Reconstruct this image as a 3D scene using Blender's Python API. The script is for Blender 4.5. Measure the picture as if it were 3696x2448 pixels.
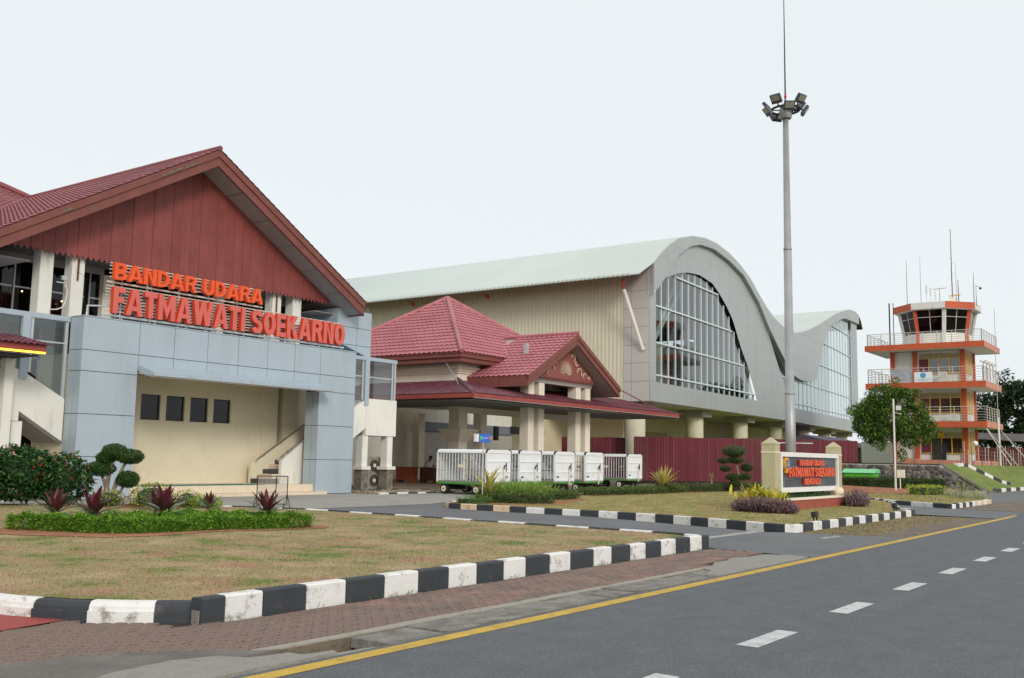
import bpy, math, random
from math import sin, cos, radians, pi, sqrt, atan2, hypot
from mathutils import Vector, Matrix
for o in list(bpy.data.objects): bpy.data.objects.remove(o)
SC = bpy.context.scene
COL = SC.collection
rnd = random.Random(7)

# ------------------------------------------------------------------ camera
CAM_H = 1.65
YAW, PITCH, ROLL = 0.62228, 0.11997, 0.01805
fw = Vector((cos(YAW)*cos(PITCH), sin(YAW)*cos(PITCH), sin(PITCH)))
r0 = Vector((sin(YAW), -cos(YAW), 0)); u0 = r0.cross(fw)
rr = cos(ROLL)*r0 + sin(ROLL)*u0; uu = -sin(ROLL)*r0 + cos(ROLL)*u0
cd = bpy.data.cameras.new('camera'); cam = bpy.data.objects.new('camera', cd); COL.objects.link(cam)
m = Matrix((( rr.x, uu.x, -fw.x, 0), (rr.y, uu.y, -fw.y, 0), (rr.z, uu.z, -fw.z, CAM_H), (0, 0, 0, 1)))
cam.matrix_world = m
cd.sensor_width = 36; cd.lens = 34.81; cd.clip_start = .1; cd.clip_end = 3000
SC.camera = cam

# ------------------------------------------------------------------ sky and sun
SUN_EL, SUN_AZ = radians(25), radians(212)          # azimuth clockwise from +Y
W = bpy.data.worlds.new('World'); SC.world = W; W.use_nodes = True
nt = W.node_tree; nt.nodes.clear()
wo = nt.nodes.new('ShaderNodeOutputWorld'); bg = nt.nodes.new('ShaderNodeBackground')
sky = nt.nodes.new('ShaderNodeTexSky'); sky.sky_type = 'NISHITA'; sky.sun_disc = False
sky.sun_elevation = SUN_EL; sky.sun_rotation = SUN_AZ
sky.air_density = 1.0; sky.dust_density = 4.0; sky.ozone_density = 1.5
vm = nt.nodes.new('ShaderNodeVectorMath'); vm.operation = 'SCALE'; vm.inputs['Scale'].default_value = 0.85
mx = nt.nodes.new('ShaderNodeMix'); mx.data_type = 'RGBA'
mx.inputs['Factor'].default_value = 0.84
mx.inputs['B'].default_value = (9.7, 10.2, 10.42, 1)   # milky overcast veil
nt.links.new(sky.outputs[0], vm.inputs[0]); nt.links.new(vm.outputs[0], mx.inputs['A'])
nt.links.new(mx.outputs['Result'], bg.inputs['Color']); bg.inputs['Strength'].default_value = 0.10
nt.links.new(bg.outputs[0], wo.inputs['Surface'])
sd = bpy.data.lights.new('sun', 'SUN'); sd.energy = 1.5; sd.angle = radians(14); sd.color = (1, .95, .87)
sun = bpy.data.objects.new('sun', sd); COL.objects.link(sun)
sdir = Vector((sin(SUN_AZ)*cos(SUN_EL), cos(SUN_AZ)*cos(SUN_EL), sin(SUN_EL)))
sun.rotation_euler = sdir.to_track_quat('Z', 'Y').to_euler()
SC.view_settings.view_transform = 'Standard'; SC.view_settings.look = 'None'
SC.view_settings.exposure = 0.0; SC.view_settings.gamma = 1.0
SC.view_settings.use_curve_mapping = False
SC.render.engine = 'CYCLES'
SC.cycles.max_bounces = 8; SC.cycles.transparent_max_bounces = 16

# ------------------------------------------------------------------ materials
def c(r, g, b, k=1.0):
    f = lambda v: (v/255/12.92 if v/255 <= .04045 else ((v/255+.055)/1.055)**2.4)
    return (f(r)*k, f(g)*k, f(b)*k)
MATS = {}
def M(name, col, rough=.65, metal=0., var=.14, scale=2.5, col2=None, dirt=None, dirt_amt=.5, dirt_scale=(1.5, 1.5, .25),
      bump=0., bscale=30., spec=.4, detail=5, dirt_lo=.5, dirt_hi=.75):
    if name in MATS: return MATS[name]
    mt = bpy.data.materials.new(name); mt.use_nodes = True; MATS[name] = mt
    n = mt.node_tree; p = n.nodes['Principled BSDF']; L = n.links.new
    p.inputs['Roughness'].default_value = rough; p.inputs['Metallic'].default_value = metal
    p.inputs['Specular IOR Level'].default_value = spec
    tc = n.nodes.new('ShaderNodeTexCoord')
    ns = n.nodes.new('ShaderNodeTexNoise'); ns.inputs['Scale'].default_value = scale; ns.inputs['Detail'].default_value = detail
    L(tc.outputs['Object'], ns.inputs['Vector'])
    rp = n.nodes.new('ShaderNodeValToRGB'); rp.color_ramp.elements[0].position = .3; rp.color_ramp.elements[1].position = .7
    a = tuple(min(1, v*(1-var)) for v in col)+(1,); b = tuple(min(1, v*(1+var)) for v in (col2 or col))+(1,)
    rp.color_ramp.elements[0].color = a; rp.color_ramp.elements[1].color = b
    L(ns.outputs['Fac'], rp.inputs['Fac']); out = rp.outputs['Color']
    if dirt:
        mp = n.nodes.new('ShaderNodeMapping'); mp.inputs['Scale'].default_value = dirt_scale
        L(tc.outputs['Object'], mp.inputs['Vector'])
        n2 = n.nodes.new('ShaderNodeTexNoise'); n2.inputs['Scale'].default_value = 2.; n2.inputs['Detail'].default_value = 8; n2.inputs['Roughness'].default_value = .65
        L(mp.outputs[0], n2.inputs['Vector'])
        r2 = n.nodes.new('ShaderNodeValToRGB'); r2.color_ramp.elements[0].position = dirt_lo; r2.color_ramp.elements[1].position = dirt_hi
        r2.color_ramp.elements[0].color = (0, 0, 0, 1); r2.color_ramp.elements[1].color = (dirt_amt,)*3+(1,)
        L(n2.outputs['Fac'], r2.inputs['Fac'])
        mm = n.nodes.new('ShaderNodeMix'); mm.data_type = 'RGBA'
        L(r2.outputs['Color'], mm.inputs['Factor']); L(out, mm.inputs['A']); mm.inputs['B'].default_value = tuple(dirt)+(1,)
        out = mm.outputs['Result']
    L(out, p.inputs['Base Color'])
    if bump:
        n3 = n.nodes.new('ShaderNodeTexNoise'); n3.inputs['Scale'].default_value = bscale; n3.inputs['Detail'].default_value = 4
        L(tc.outputs['Object'], n3.inputs['Vector'])
        bp = n.nodes.new('ShaderNodeBump'); bp.inputs['Strength'].default_value = bump; bp.inputs['Distance'].default_value = .02
        L(n3.outputs['Fac'], bp.inputs['Height']); L(bp.outputs[0], p.inputs['Normal'])
    return mt
def glass(name, tint, ior=1.5, alpha_dark=.0, rough=.03, refl=1.0):
    """flat window glass: fresnel mix of a tinted transparent sheet and a mirror reflection"""
    if name in MATS: return MATS[name]
    mt = bpy.data.materials.new(name); mt.use_nodes = True; MATS[name] = mt
    n = mt.node_tree; n.nodes.clear(); L = n.links.new
    o = n.nodes.new('ShaderNodeOutputMaterial'); ms = n.nodes.new('ShaderNodeMixShader')
    t = n.nodes.new('ShaderNodeBsdfTransparent'); t.inputs['Color'].default_value = tuple(tint)+(1,)
    g = n.nodes.new('ShaderNodeBsdfGlossy'); g.inputs['Roughness'].default_value = rough; g.inputs['Color'].default_value = (refl, refl, refl, 1)
    lw = n.nodes.new('ShaderNodeLayerWeight'); lw.inputs['Blend'].default_value = .5      # 'Facing' = 1-|cos|, the same from both sides
    pw = n.nodes.new('ShaderNodeMath'); pw.operation = 'POWER'; pw.inputs[1].default_value = 4.0; L(lw.outputs['Facing'], pw.inputs[0])
    f0 = 2*((ior-1)/(ior+1))**2; fr = n.nodes.new('ShaderNodeMath'); fr.operation = 'MULTIPLY_ADD'; L(pw.outputs[0], fr.inputs[0]); fr.inputs[1].default_value = 1-f0; fr.inputs[2].default_value = f0
    L(fr.outputs[0], ms.inputs['Fac']); L(t.outputs[0], ms.inputs[1]); L(g.outputs[0], ms.inputs[2]); L(ms.outputs[0], o.inputs['Surface'])
    return mt
def emit(name, col, s):
    mt = bpy.data.materials.new(name); mt.use_nodes = True; MATS[name] = mt
    p = mt.node_tree.nodes['Principled BSDF']; p.inputs['Emission Color'].default_value = tuple(col)+(1,); p.inputs['Emission Strength'].default_value = s
    p.inputs['Base Color'].default_value = tuple(col)+(1,)
    return mt

# ------------------------------------------------------------------ mesh helpers
class MB:
    def __init__(s): s.v = []; s.f = []; s.m = []
    def face(s, pts, m=0):
        i = len(s.v); s.v += [tuple(p) for p in pts]; s.f.append(tuple(range(i, i+len(pts)))); s.m.append(m)
    def hexa(s, p, m=0):
        i = len(s.v); s.v += [tuple(q) for q in p]
        for q in ((0,3,2,1),(4,5,6,7),(0,1,5,4),(1,2,6,5),(2,3,7,6),(3,0,4,7)):
            s.f.append(tuple(i+k for k in q)); s.m.append(m)
        return s
    def box(s, x0, x1, y0, y1, z0, z1, m=0):
        if x0 > x1: x0, x1 = x1, x0
        if y0 > y1: y0, y1 = y1, y0
        if z0 > z1: z0, z1 = z1, z0
        return s.hexa([(x0,y0,z0),(x1,y0,z0),(x1,y1,z0),(x0,y1,z0),(x0,y0,z1),(x1,y0,z1),(x1,y1,z1),(x0,y1,z1)], m)
    def prism(s, poly, off, m=0, mside=None):
        """poly: 3-D points of a planar polygon, off: extrusion vector"""
        n = len(poly); i = len(s.v); off = Vector(off)
        s.v += [tuple(p) for p in poly]; s.v += [tuple(Vector(p)+off) for p in poly]
        s.f.append(tuple(range(i, i+n))); s.m.append(m)
        s.f.append(tuple(reversed(range(i+n, i+2*n)))); s.m.append(m)
        for k in range(n):
            s.f.append((i+k, i+n+k, i+n+(k+1) % n, i+(k+1) % n)); s.m.append(m if mside is None else mside)
        return s
    def tube(s, pts, r, n=6, m=0, cap=True):
        pts = [Vector(p) for p in pts]; rs = r if isinstance(r, (list, tuple)) else [r]*len(pts)
        rings = []; prev = None
        for k, p in enumerate(pts):
            d = (pts[min(k+1, len(pts)-1)]-pts[max(k-1, 0)])
            if d.length < 1e-9: d = Vector((0, 0, 1))
            d.normalize()
            a = Vector((0, 0, 1)) if abs(d.z) < .9 else Vector((1, 0, 0))
            if prev is not None and prev.cross(d).length > .05: a = prev
            e1 = (a-d*a.dot(d)).normalized(); e2 = d.cross(e1); prev = e1
            i = len(s.v)
            for q in range(n):
                t = 2*pi*(q+.5)/n; s.v.append(tuple(p+(e1*cos(t)+e2*sin(t))*rs[k]))
            rings.append(i)
        for k in range(len(rings)-1):
            for q in range(n):
                s.f.append((rings[k]+q, rings[k]+(q+1) % n, rings[k+1]+(q+1) % n, rings[k+1]+q)); s.m.append(m)
        if cap:
            s.f.append(tuple(rings[0]+q for q in reversed(range(n)))); s.m.append(m)
            s.f.append(tuple(rings[-1]+q for q in range(n))); s.m.append(m)
        return s
    def lathe(s, cx, cy, prof, n=16, m=0):
        s.tube([(cx, cy, z) for _, z in prof], [max(r, .001) for r, _ in prof], n, m); return s
    def ball(s, cc, rx, ry, rz, n=10, k=6, m=0):
        i0 = len(s.v)
        for a in range(k+1):
            t = pi*a/k
            for b in range(n):
                q = 2*pi*b/n; s.v.append((cc[0]+rx*sin(t)*cos(q), cc[1]+ry*sin(t)*sin(q), cc[2]-rz*cos(t)))
        for a in range(k):
            for b in range(n):
                s.f.append((i0+a*n+b, i0+a*n+(b+1) % n, i0+(a+1)*n+(b+1) % n, i0+(a+1)*n+b)); s.m.append(m)
        return s
    def mesh(s, name, mats, smooth=False):
        me = bpy.data.meshes.new(name); me.from_pydata(s.v, [], s.f)
        for mt in (mats if isinstance(mats, (list, tuple)) else [mats]): me.materials.append(mt)
        if any(s.m): me.polygons.foreach_set('material_index', s.m)
        if smooth: me.polygons.foreach_set('use_smooth', [True]*len(me.polygons))
        me.update(); return me
    def build(s, name, mats, parent=None, smooth=False, kind=None):
        return put(name, s.mesh(name, mats, smooth), parent, kind)
def put(name, me, parent=None, kind=None):
    o = bpy.data.objects.new(name, me); COL.objects.link(o)
    if parent is not None: par(o, parent)
    if kind: o['kind'] = kind
    return o
def wloc(o):
    p = Vector(o.location)
    if o.parent is not None: p = wloc(o.parent)+o.matrix_parent_inverse.translation+p
    return p
def par(o, parent):
    o.parent = parent; o.matrix_parent_inverse = Matrix.Translation(-wloc(parent))
def tag(o, label, cat, group=None, kind=None):
    o['label'] = label; o['category'] = cat
    if group: o['group'] = group
    if kind: o['kind'] = kind
    return o
def thing(name, label, cat, loc=(0, 0, 0), group=None):
    o = bpy.data.objects.new(name, None); COL.objects.link(o); o.location = loc; o.empty_display_size = .2
    return tag(o, label, cat, group)
def struct(name, mb, mats, smooth=False):
    return mb.build(name, mats, None, smooth, 'structure')
def copy_tree(o, parent=None):
    k = o.copy(); COL.objects.link(k)
    if parent is not None: k.parent = parent
    for ch in list(o.children): copy_tree(ch, k)
    return k
def lerp(a, b, t): return a+(b-a)*t
def resample(path, step):
    out = [Vector(path[0])]
    for a, b in zip(path[:-1], path[1:]):
        a = Vector(a); b = Vector(b); n = max(1, int((b-a).length/step+.5))
        out += [a.lerp(b, k/n) for k in range(1, n+1)]
    return out
def smooth_path(pts, it=2):
    for _ in range(it):
        q = [pts[0]]
        for a, b in zip(pts[:-1], pts[1:]):
            q += [tuple(lerp(a[i], b[i], .25) for i in range(len(a))), tuple(lerp(a[i], b[i], .75) for i in range(len(a)))]
        q.append(pts[-1]); pts = q
    return pts
def clip_half(poly, ax, val, keep_ge):
    out = []
    for k in range(len(poly)):
        a, b = poly[k], poly[(k+1) % len(poly)]
        ia = (a[ax] >= val) if keep_ge else (a[ax] <= val); ib = (b[ax] >= val) if keep_ge else (b[ax] <= val)
        if ia: out.append(a)
        if ia != ib:
            t = (val-a[ax])/(b[ax]-a[ax]); out.append((lerp(a[0], b[0], t), lerp(a[1], b[1], t)))
    return out
def clip_cell(poly, x0, x1, y0, y1):
    for ax, v, g in ((0, x0, True), (0, x1, False), (1, y0, True), (1, y1, False)):
        if len(poly) < 3: return []
        poly = clip_half(poly, ax, v, g)
    q = []
    for p in poly:
        if not q or hypot(p[0]-q[-1][0], p[1]-q[-1][1]) > 1e-4: q.append(p)
    if len(q) > 1 and hypot(q[0][0]-q[-1][0], q[0][1]-q[-1][1]) < 1e-4: q.pop()
    return q if len(q) > 2 else []
def area2(p): return abs(sum(p[k][0]*p[(k+1) % len(p)][1]-p[(k+1) % len(p)][0]*p[k][1] for k in range(len(p))))/2
def inpoly(x, y, poly):
    r = False; n = len(poly); j = n-1
    for i in range(n):
        xi, yi = poly[i][:2]; xj, yj = poly[j][:2]
        if (yi > y) != (yj > y) and x < (xj-xi)*(y-yi)/(yj-yi)+xi: r = not r
        j = i
    return r
def glyph(ch, t):
    """bold block capital: width and the strokes it is built from (outlines in a unit-high box)"""
    th = t*.82; bar = lambda a, b, d, e: [(a,d),(b,d),(b,e),(a,e)]
    def arc(cx, cy, rx, ry, a0, a1, n=16):
        o = [(cx+rx*cos(radians(lerp(a0,a1,k/n))), cy+ry*sin(radians(lerp(a0,a1,k/n)))) for k in range(n+1)]
        i = [(cx+(rx-t)*cos(radians(lerp(a0,a1,k/n))), cy+(ry-th)*sin(radians(lerp(a0,a1,k/n)))) for k in range(n+1)]
        return o+i[::-1]
    def bowl(x0, y0, y1, w):
        ry = (y1-y0)/2; rx = min(w-x0, ry*1.15); xc = w-rx; yc = (y0+y1)/2; A = [radians(90-180*k/12) for k in range(13)]
        return [(x0,y1)]+[(xc+rx*cos(a), yc+ry*sin(a)) for a in A]+[(x0,y0),(x0,y0+th)]+[(xc+(rx-t)*cos(a), yc+(ry-th)*sin(a)) for a in A[::-1]]+[(x0,y1-th)]
    if ch == 'A':
        w = .86; ya = .74; f = lambda y: lerp(t*.98, w/2, y/ya)
        return w, [[(0,0),(t*.98,0),(w/2,ya),(w/2,1),(w/2-t*.56,1)],[(w,0),(w/2+t*.56,1),(w/2,1),(w/2,ya),(w-t*.98,0)],[(f(.18),.18),(w-f(.18),.18),(w-f(.18+th*.85),.18+th*.85),(f(.18+th*.85),.18+th*.85)]]
    if ch == 'B': return .74, [bar(0,t,0,1), bowl(t,.46,1,.71), bowl(t,0,.54,.74)]
    if ch == 'D': return .76, [bar(0,t,0,1), bowl(t,0,1,.76)]
    if ch == 'R': return .78, [bar(0,t,0,1), bowl(t,.42,1,.74), [(.36,.46),(.36+t,.46),(.80,0),(.80-t*1.1,0)]]
    if ch == 'N': return .76, [bar(0,t,0,1), bar(.76-t,.76,0,1), [(t,1),(.76-t,t*1.35),(.76-t,0),(t,1-t*1.35)]]
    if ch == 'U': return .74, [bar(0,t,.35,1), bar(.74-t,.74,.35,1), arc(.37,.36,.37,.36,180,360)]
    if ch == 'F': return .60, [bar(0,t,0,1), bar(t,.60,1-th,1), bar(t,.54,.42,.42+th)]
    if ch == 'T': return .66, [bar(0,.66,1-th,1), bar(.33-t/2,.33+t/2,0,1-th)]
    if ch == 'M': return .94, [bar(0,t,0,1), bar(.94-t,.94,0,1), [(t,1),(.47,.5),(.47,.04),(t,.55)], [(.94-t,1),(.94-t,.55),(.47,.04),(.47,.5)]]
    if ch == 'W':
        w = 1.16; b1, b2 = w*.28, w*.72; s = t*.5
        return w, [[(0,1),(t,1),(b1+s,0),(b1-s,0)],[(b1-s,0),(b1+s,0),(w/2+s*.9,1),(w/2-s*.9,1)],[(w/2-s*.9,1),(w/2+s*.9,1),(b2+s,0),(b2-s,0)],[(b2-s,0),(b2+s,0),(w,1),(w-t,1)]]
    if ch == 'I': return t, [bar(0,t,0,1)]
    if ch == 'S': return .70, [arc(.35,.71,.35,.29,15,270), arc(.35,.29,.35,.29,90,-165)]
    if ch == 'O': return .80, [arc(.4,.5,.4,.5,90,270), arc(.4,.5,.4,.5,-90,90)]
    if ch == 'C': return .78, [arc(.4,.5,.4,.5,40,320,24)]
    if ch == 'G': return .80, [arc(.4,.5,.4,.5,42,300,24), bar(.80-t,.80,.08,.5), bar(.44,.80-t,.5-th,.5)]
    if ch == 'E': return .62, [bar(0,t,0,1), bar(t,.62,1-th,1), bar(t,.57,.5-th/2,.5+th/2), bar(t,.62,0,th)]
    if ch == 'K': return .80, [bar(0,t,0,1), [(t,.34),(t,.62),(.74-t*1.15,1),(.76,1)], [(.30,.53),(.44,.66),(.82,0),(.82-t*1.2,0)]]
    if ch == 'L': return .58, [bar(0,t,0,1), bar(t,.58,0,th)]
    if ch == '0': return .7, [arc(.35,.5,.35,.5,90,270), arc(.35,.5,.35,.5,-90,90)]
    if ch == '1': return .4, [bar(.2,.2+t,0,1), [(0,.75),(.2,.88),(.2,1),(0,.85)]]
    if ch == '3': return .62, [bowl(.08,.45,1,.58), bowl(.04,0,.55,.62)]
    if ch == '6': return .66, [arc(.33,.33,.33,.33,90,450,24), [(0,.35),(t,.35),(.56,1),(.34,1)]]
    return .3, []
def text_mesh(name, body, width, height, depth, mats, t=.21):
    """a line of raised capitals in the x-z plane facing -y from the origin; returns one mesh for each letter"""
    x = 0; adv = []
    for ch in body:
        if ch == ' ': x += .36; continue
        w, ps = glyph(ch, t); adv.append((ch, [[(p[0]+x, p[1]) for p in q] for q in ps])); x += w+.085
    X = x-.085; out = []
    for ch, ps in adv:
        mb = MB()
        for k, q in enumerate(ps):
            q = [(a/X*width, b*height) for a, b in q]
            if sum(q[j][0]*q[(j+1) % len(q)][1]-q[(j+1) % len(q)][0]*q[j][1] for j in range(len(q))) < 0: q = q[::-1]
            d = -.004*k*min(1, depth*8); n0 = len(mb.m); mb.prism([(a, d, b) for a, b in q], (0, depth-d, 0), 0, 1)
        out.append((ch, mb.mesh(name, list(mats))))
    return out
# ------------------------------------------------------------------ surface materials
m_asph = M('asphalt', c(102,105,108), .85, var=.05, scale=2.5, col2=c(106,109,112), bump=.6, bscale=160, dirt=c(94,93,92), dirt_amt=.35, dirt_scale=(.04,.9,1), spec=.3)
def speckle(mt, sc, amt):
    n = mt.node_tree; p = n.nodes['Principled BSDF']; L = n.links.new
    src = p.inputs['Base Color'].links[0].from_socket
    tc = n.nodes.new('ShaderNodeTexCoord'); ns = n.nodes.new('ShaderNodeTexNoise'); ns.inputs['Scale'].default_value = sc; ns.inputs['Detail'].default_value = 3
    L(tc.outputs['Object'], ns.inputs['Vector'])
    mr = n.nodes.new('ShaderNodeMapRange'); mr.inputs['From Min'].default_value = .3; mr.inputs['From Max'].default_value = .7
    mr.inputs['To Min'].default_value = 1-amt; mr.inputs['To Max'].default_value = 1+amt
    L(ns.outputs['Fac'], mr.inputs['Value'])
    vm = n.nodes.new('ShaderNodeVectorMath'); vm.operation = 'SCALE'; L(src, vm.inputs[0]); L(mr.outputs[0], vm.inputs['Scale']); L(vm.outputs[0], p.inputs['Base Color'])
    return mt
speckle(m_asph, 55, .34); speckle(m_asph, 14, .10)
m_asph2 = speckle(M('driveway_asphalt', c(112,113,115), .85, var=.10, scale=.5, bump=.4, bscale=200, dirt=c(140,138,132), dirt_amt=.35, dirt_scale=(.4,.4,1), spec=.3), 70, .18)
m_conc = speckle(M('drain_concrete', c(142,138,130), .9, var=.16, scale=3, bump=.8, bscale=60, dirt=c(88,84,78), dirt_amt=.7, dirt_scale=(1.2,2.5,1), dirt_lo=.42, dirt_hi=.65), 40, .2)
m_conc2 = M('apron_concrete', c(160,156,148), .9, var=.08, scale=.6, bump=.3, bscale=60, dirt=c(120,117,110), dirt_amt=.5, dirt_scale=(.5,.5,1))
m_patch = speckle(M('cement_patch', c(150,146,137), .9, var=.15, scale=4, bump=.6, bscale=50, dirt=c(110,106,98), dirt_amt=.7, dirt_scale=(2,2,2)), 50, .15)
m_soil = speckle(M('red_soil', c(150,96,68), .95, var=.2, scale=3, col2=c(165,112,82), bump=.6, bscale=40), 30, .2)
m_dirt = speckle(M('verge_dirt', c(126,104,90), .95, var=.18, scale=1.2, col2=c(122,108,88), bump=.6, bscale=40, dirt=c(98,97,94), dirt_amt=.9, dirt_scale=(.5,1.6,1), dirt_lo=.45, dirt_hi=.62), 40, .25)
m_paver = speckle(M('paver', c(128,107,99), .9, var=.16, scale=2.2, col2=c(146,116,104), bump=.6, bscale=90, dirt=c(118,108,100), dirt_amt=.85, dirt_scale=(.45,1.5,1), dirt_lo=.44, dirt_hi=.62), 60, .16); speckle(m_paver, 7, .12)
m_paverbed = M('paver_bed', c(66,56,48), .95, var=.2, scale=9)
m_white = M('white_paint', c(228,226,222), .75, var=.03, scale=6, dirt=c(92,82,68), dirt_amt=.9, dirt_scale=(2.6,2.6,3.4), dirt_lo=.55, dirt_hi=.72, bump=.3, bscale=40)
m_black = M('black_paint', c(58,62,67), .7, var=.12, scale=4, dirt=c(128,106,88), dirt_amt=.5, dirt_scale=(2.2,2.2,3), dirt_lo=.62, dirt_hi=.74, bump=.3, bscale=40)
m_rust = M('stained_paint', c(222,196,164), .75, var=.08, scale=6, dirt=c(160,104,72), dirt_amt=.8, dirt_scale=(2,2,3))
m_yel = speckle(M('yellow_line', c(200,164,70), .8, var=.1, scale=5, dirt=c(136,122,86), dirt_amt=.75, dirt_scale=(2,3,1), dirt_lo=.5, dirt_hi=.72), 60, .12)
m_dash = speckle(M('white_line', c(198,200,198), .8, var=.06, scale=7, dirt=c(130,130,130), dirt_amt=.6, dirt_scale=(3,3,1), dirt_lo=.5, dirt_hi=.7), 60, .12)
m_redp = M('red_floor_paint', c(158,70,62), .75, var=.1, scale=3)
def grass_mat(name, a, b, d, soil):
    mt = bpy.data.materials.new(name); mt.use_nodes = True; n = mt.node_tree; L = n.links.new; p = n.nodes['Principled BSDF']
    p.inputs['Roughness'].default_value = .85; p.inputs['Specular IOR Level'].default_value = .15
    tc = n.nodes.new('ShaderNodeTexCoord')
    def ns(sc, det=6):
        q = n.nodes.new('ShaderNodeTexNoise'); q.inputs['Scale'].default_value = sc; q.inputs['Detail'].default_value = det; q.inputs['Roughness'].default_value = .62
        L(tc.outputs['Object'], q.inputs['Vector']); return q.outputs['Fac']
    def ramp(f, *st):
        q = n.nodes.new('ShaderNodeValToRGB'); e = q.color_ramp.elements
        e[0].position, e[0].color = st[0][0], tuple(st[0][1])+(1,); e[1].position, e[1].color = st[-1][0], tuple(st[-1][1])+(1,)
        for s_ in st[1:-1]:
            k = e.new(s_[0]); k.color = tuple(s_[1])+(1,)
        L(f, q.inputs['Fac']); return q.outputs['Color']
    base = ramp(ns(1.15, 10), (.39, b), (.47, a), (.53, a), (.62, d))
    so = ramp(ns(1.3, 8), (.51, (0, 0, 0)), (.66, (.75, .75, .75)))
    mm = n.nodes.new('ShaderNodeMix'); mm.data_type = 'RGBA'; L(so, mm.inputs['Factor']); L(base, mm.inputs['A']); mm.inputs['B'].default_value = tuple(soil)+(1,)
    fine = n.nodes.new('ShaderNodeMapRange'); L(ns(26, 3), fine.inputs['Value']); fine.inputs['From Min'].default_value = .3; fine.inputs['From Max'].default_value = .7
    fine.inputs['To Min'].default_value = .8; fine.inputs['To Max'].default_value = 1.2
    vm = n.nodes.new('ShaderNodeVectorMath'); vm.operation = 'SCALE'; L(mm.outputs['Result'], vm.inputs[0]); L(fine.outputs[0], vm.inputs['Scale'])
    L(vm.outputs[0], p.inputs['Base Color'])
    return mt
m_lawn = grass_mat('dry_lawn', c(154,141,103), c(114,126,68), c(172,152,120), c(166,127,106))
m_lawn2 = grass_mat('island_lawn', c(150,140,90), c(118,128,66), c(166,146,102), c(152,120,88))
m_bank = grass_mat('bank_grass', c(110,126,62), c(90,112,50), c(136,134,78), c(134,124,80))

# ------------------------------------------------------------------ ground sheets
mb = MB(); mb.face([(-900,-900,-.4),(1500,-900,-.4),(1500,1500,-.4),(-900,1500,-.4)]); struct('ground', mb, M('ground_soil', c(120,116,84), .95, var=.2, scale=.05))
mb = MB(); mb.face([(-60,-14,0),(400,-14,0),(400,6.08,0),(-60,6.08,0)])
mb.face([(-60,6.08,0),(400,6.08,0),(400,6.08,-.35),(-60,6.08,-.35)]); road = struct('road', mb, m_asph)
mb = MB(); mb.face([(-60,5.82,.004),(35.6,5.82,.004),(38.4,5.9,.004),(38.4,6.02,.004),(35.6,6.0,.004),(-60,6.0,.004)])
mb.face([(41,5.86,.004),(200,5.86,.004),(200,6.0,.004),(41,6.0,.004)])
mb.build('edge_line', m_yel, road)
for k in range(-2, 40):
    x = 8.75+2.62*k; mb = MB(); mb.face([(x,3.5,.004),(x+1.05,3.5,.004),(x+1.05,3.71,.004),(x,3.71,.004)]); mb.build('lane_dash', m_dash, road)
# asphalt of the forecourt and both driveways, level with the road
mb = MB()
mb.face([(17.75,6.08,0),(24.0,6.08,0),(23.6,8.62,0),(23.2,9.2,0),(28,23,0),(60,29,0),(60,40,0),(-30,40,0),(-30,24,0),(12,28,0),(20,21,0),(18.6,9,0),(18.1,8.45,0)])
mb.face([(35.4,6.08,.0),(300,6.08,0),(300,60,0),(60,60,0),(60,29,0),(52,20,0),(44,14.5,0),(36,9.2,0)])
mb.face([(-30,10.6,-.02),(5.0,10.6,-.02),(4.9,13,-.02),(2.1,20,-.02),(2.1,28.2,-.02),(-30,28.2,-.02)])
struct('forecourt', mb, m_asph2)
mb = MB(); mb.face([(13,26.4,.006),(21.8,22.9,.006),(27.2,22.9,.006),(36,26.2,.006),(35.6,29.6,.006),(31.9,30.6,.006),(31.9,31.6,.006),(8,31.6,.006),(8,27.5,.006)])
struct('concrete_apron', mb, m_conc2)
# soil verge between road and the far islands
mb = MB(); mb.face([(24.0,6.08,-.012),(35.4,6.08,-.012),(35.3,8.5,-.012),(23.7,8.5,-.012)]); struct('verge', mb, m_dirt)
mb = MB(); mb.face([(41.3,6.09,.008),(70,6.09,.008),(58,8.2,.008),(49.6,8.66,.008),(41.9,8.66,.008)]); struct('verge', mb, m_dirt)
# cement smear across the driveway mouth
mb = MB()
mb.face([(18.3,9.25,.005),(19.6,9.2,.005),(21.0,9.15,.005),(23.2,9.1,.005),(23.9,9.35,.005),(22.6,9.45,.005),(21.2,9.4,.005),(20,9.55,.005),(18.6,9.42,.005)])
mb.face([(22.2,7.3,.005),(23.3,7.25,.005),(23.4,7.42,.005),(22.4,7.5,.005)])
struct('cement_smear', mb, speckle(M('pale_smear', c(172,169,162), .9, var=.12, scale=3, dirt=c(124,122,118), dirt_amt=.8, dirt_scale=(1.5,3,1), dirt_lo=.45, dirt_hi=.6), 40, .15))

# ------------------------------------------------------------------ drain with cover slabs
mb = MB()
mb.box(-5,18,6.0,6.16,-.4,-.02); mb.box(-5,17.7,6.62,6.72,-.4,-.004); mb.box(-5,18,6.1,6.65,-.45,-.33)
mb.face([(3.2,6.16,-.03),(5.1,6.16,-.03),(5.55,6.2,-.03),(5.75,6.34,-.03),(5.62,6.5,-.03),(5.72,6.62,-.03),(3.2,6.62,-.03)])
drain = struct('drain_channel', mb, M('wet_concrete', c(120,108,92), .9, var=.25, scale=5, bump=.7, bscale=30))
def ragged(pts, j=.03, step=.12):
    out = []
    for a, b in zip(pts, pts[1:]+pts[:1]):
        n = max(1, int(hypot(b[0]-a[0], b[1]-a[1])/step)); out += [(lerp(a[0],b[0],k/n)+rnd.uniform(-j,j), lerp(a[1],b[1],k/n)+rnd.uniform(-j,j)) for k in range(n)]
    return out
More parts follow.
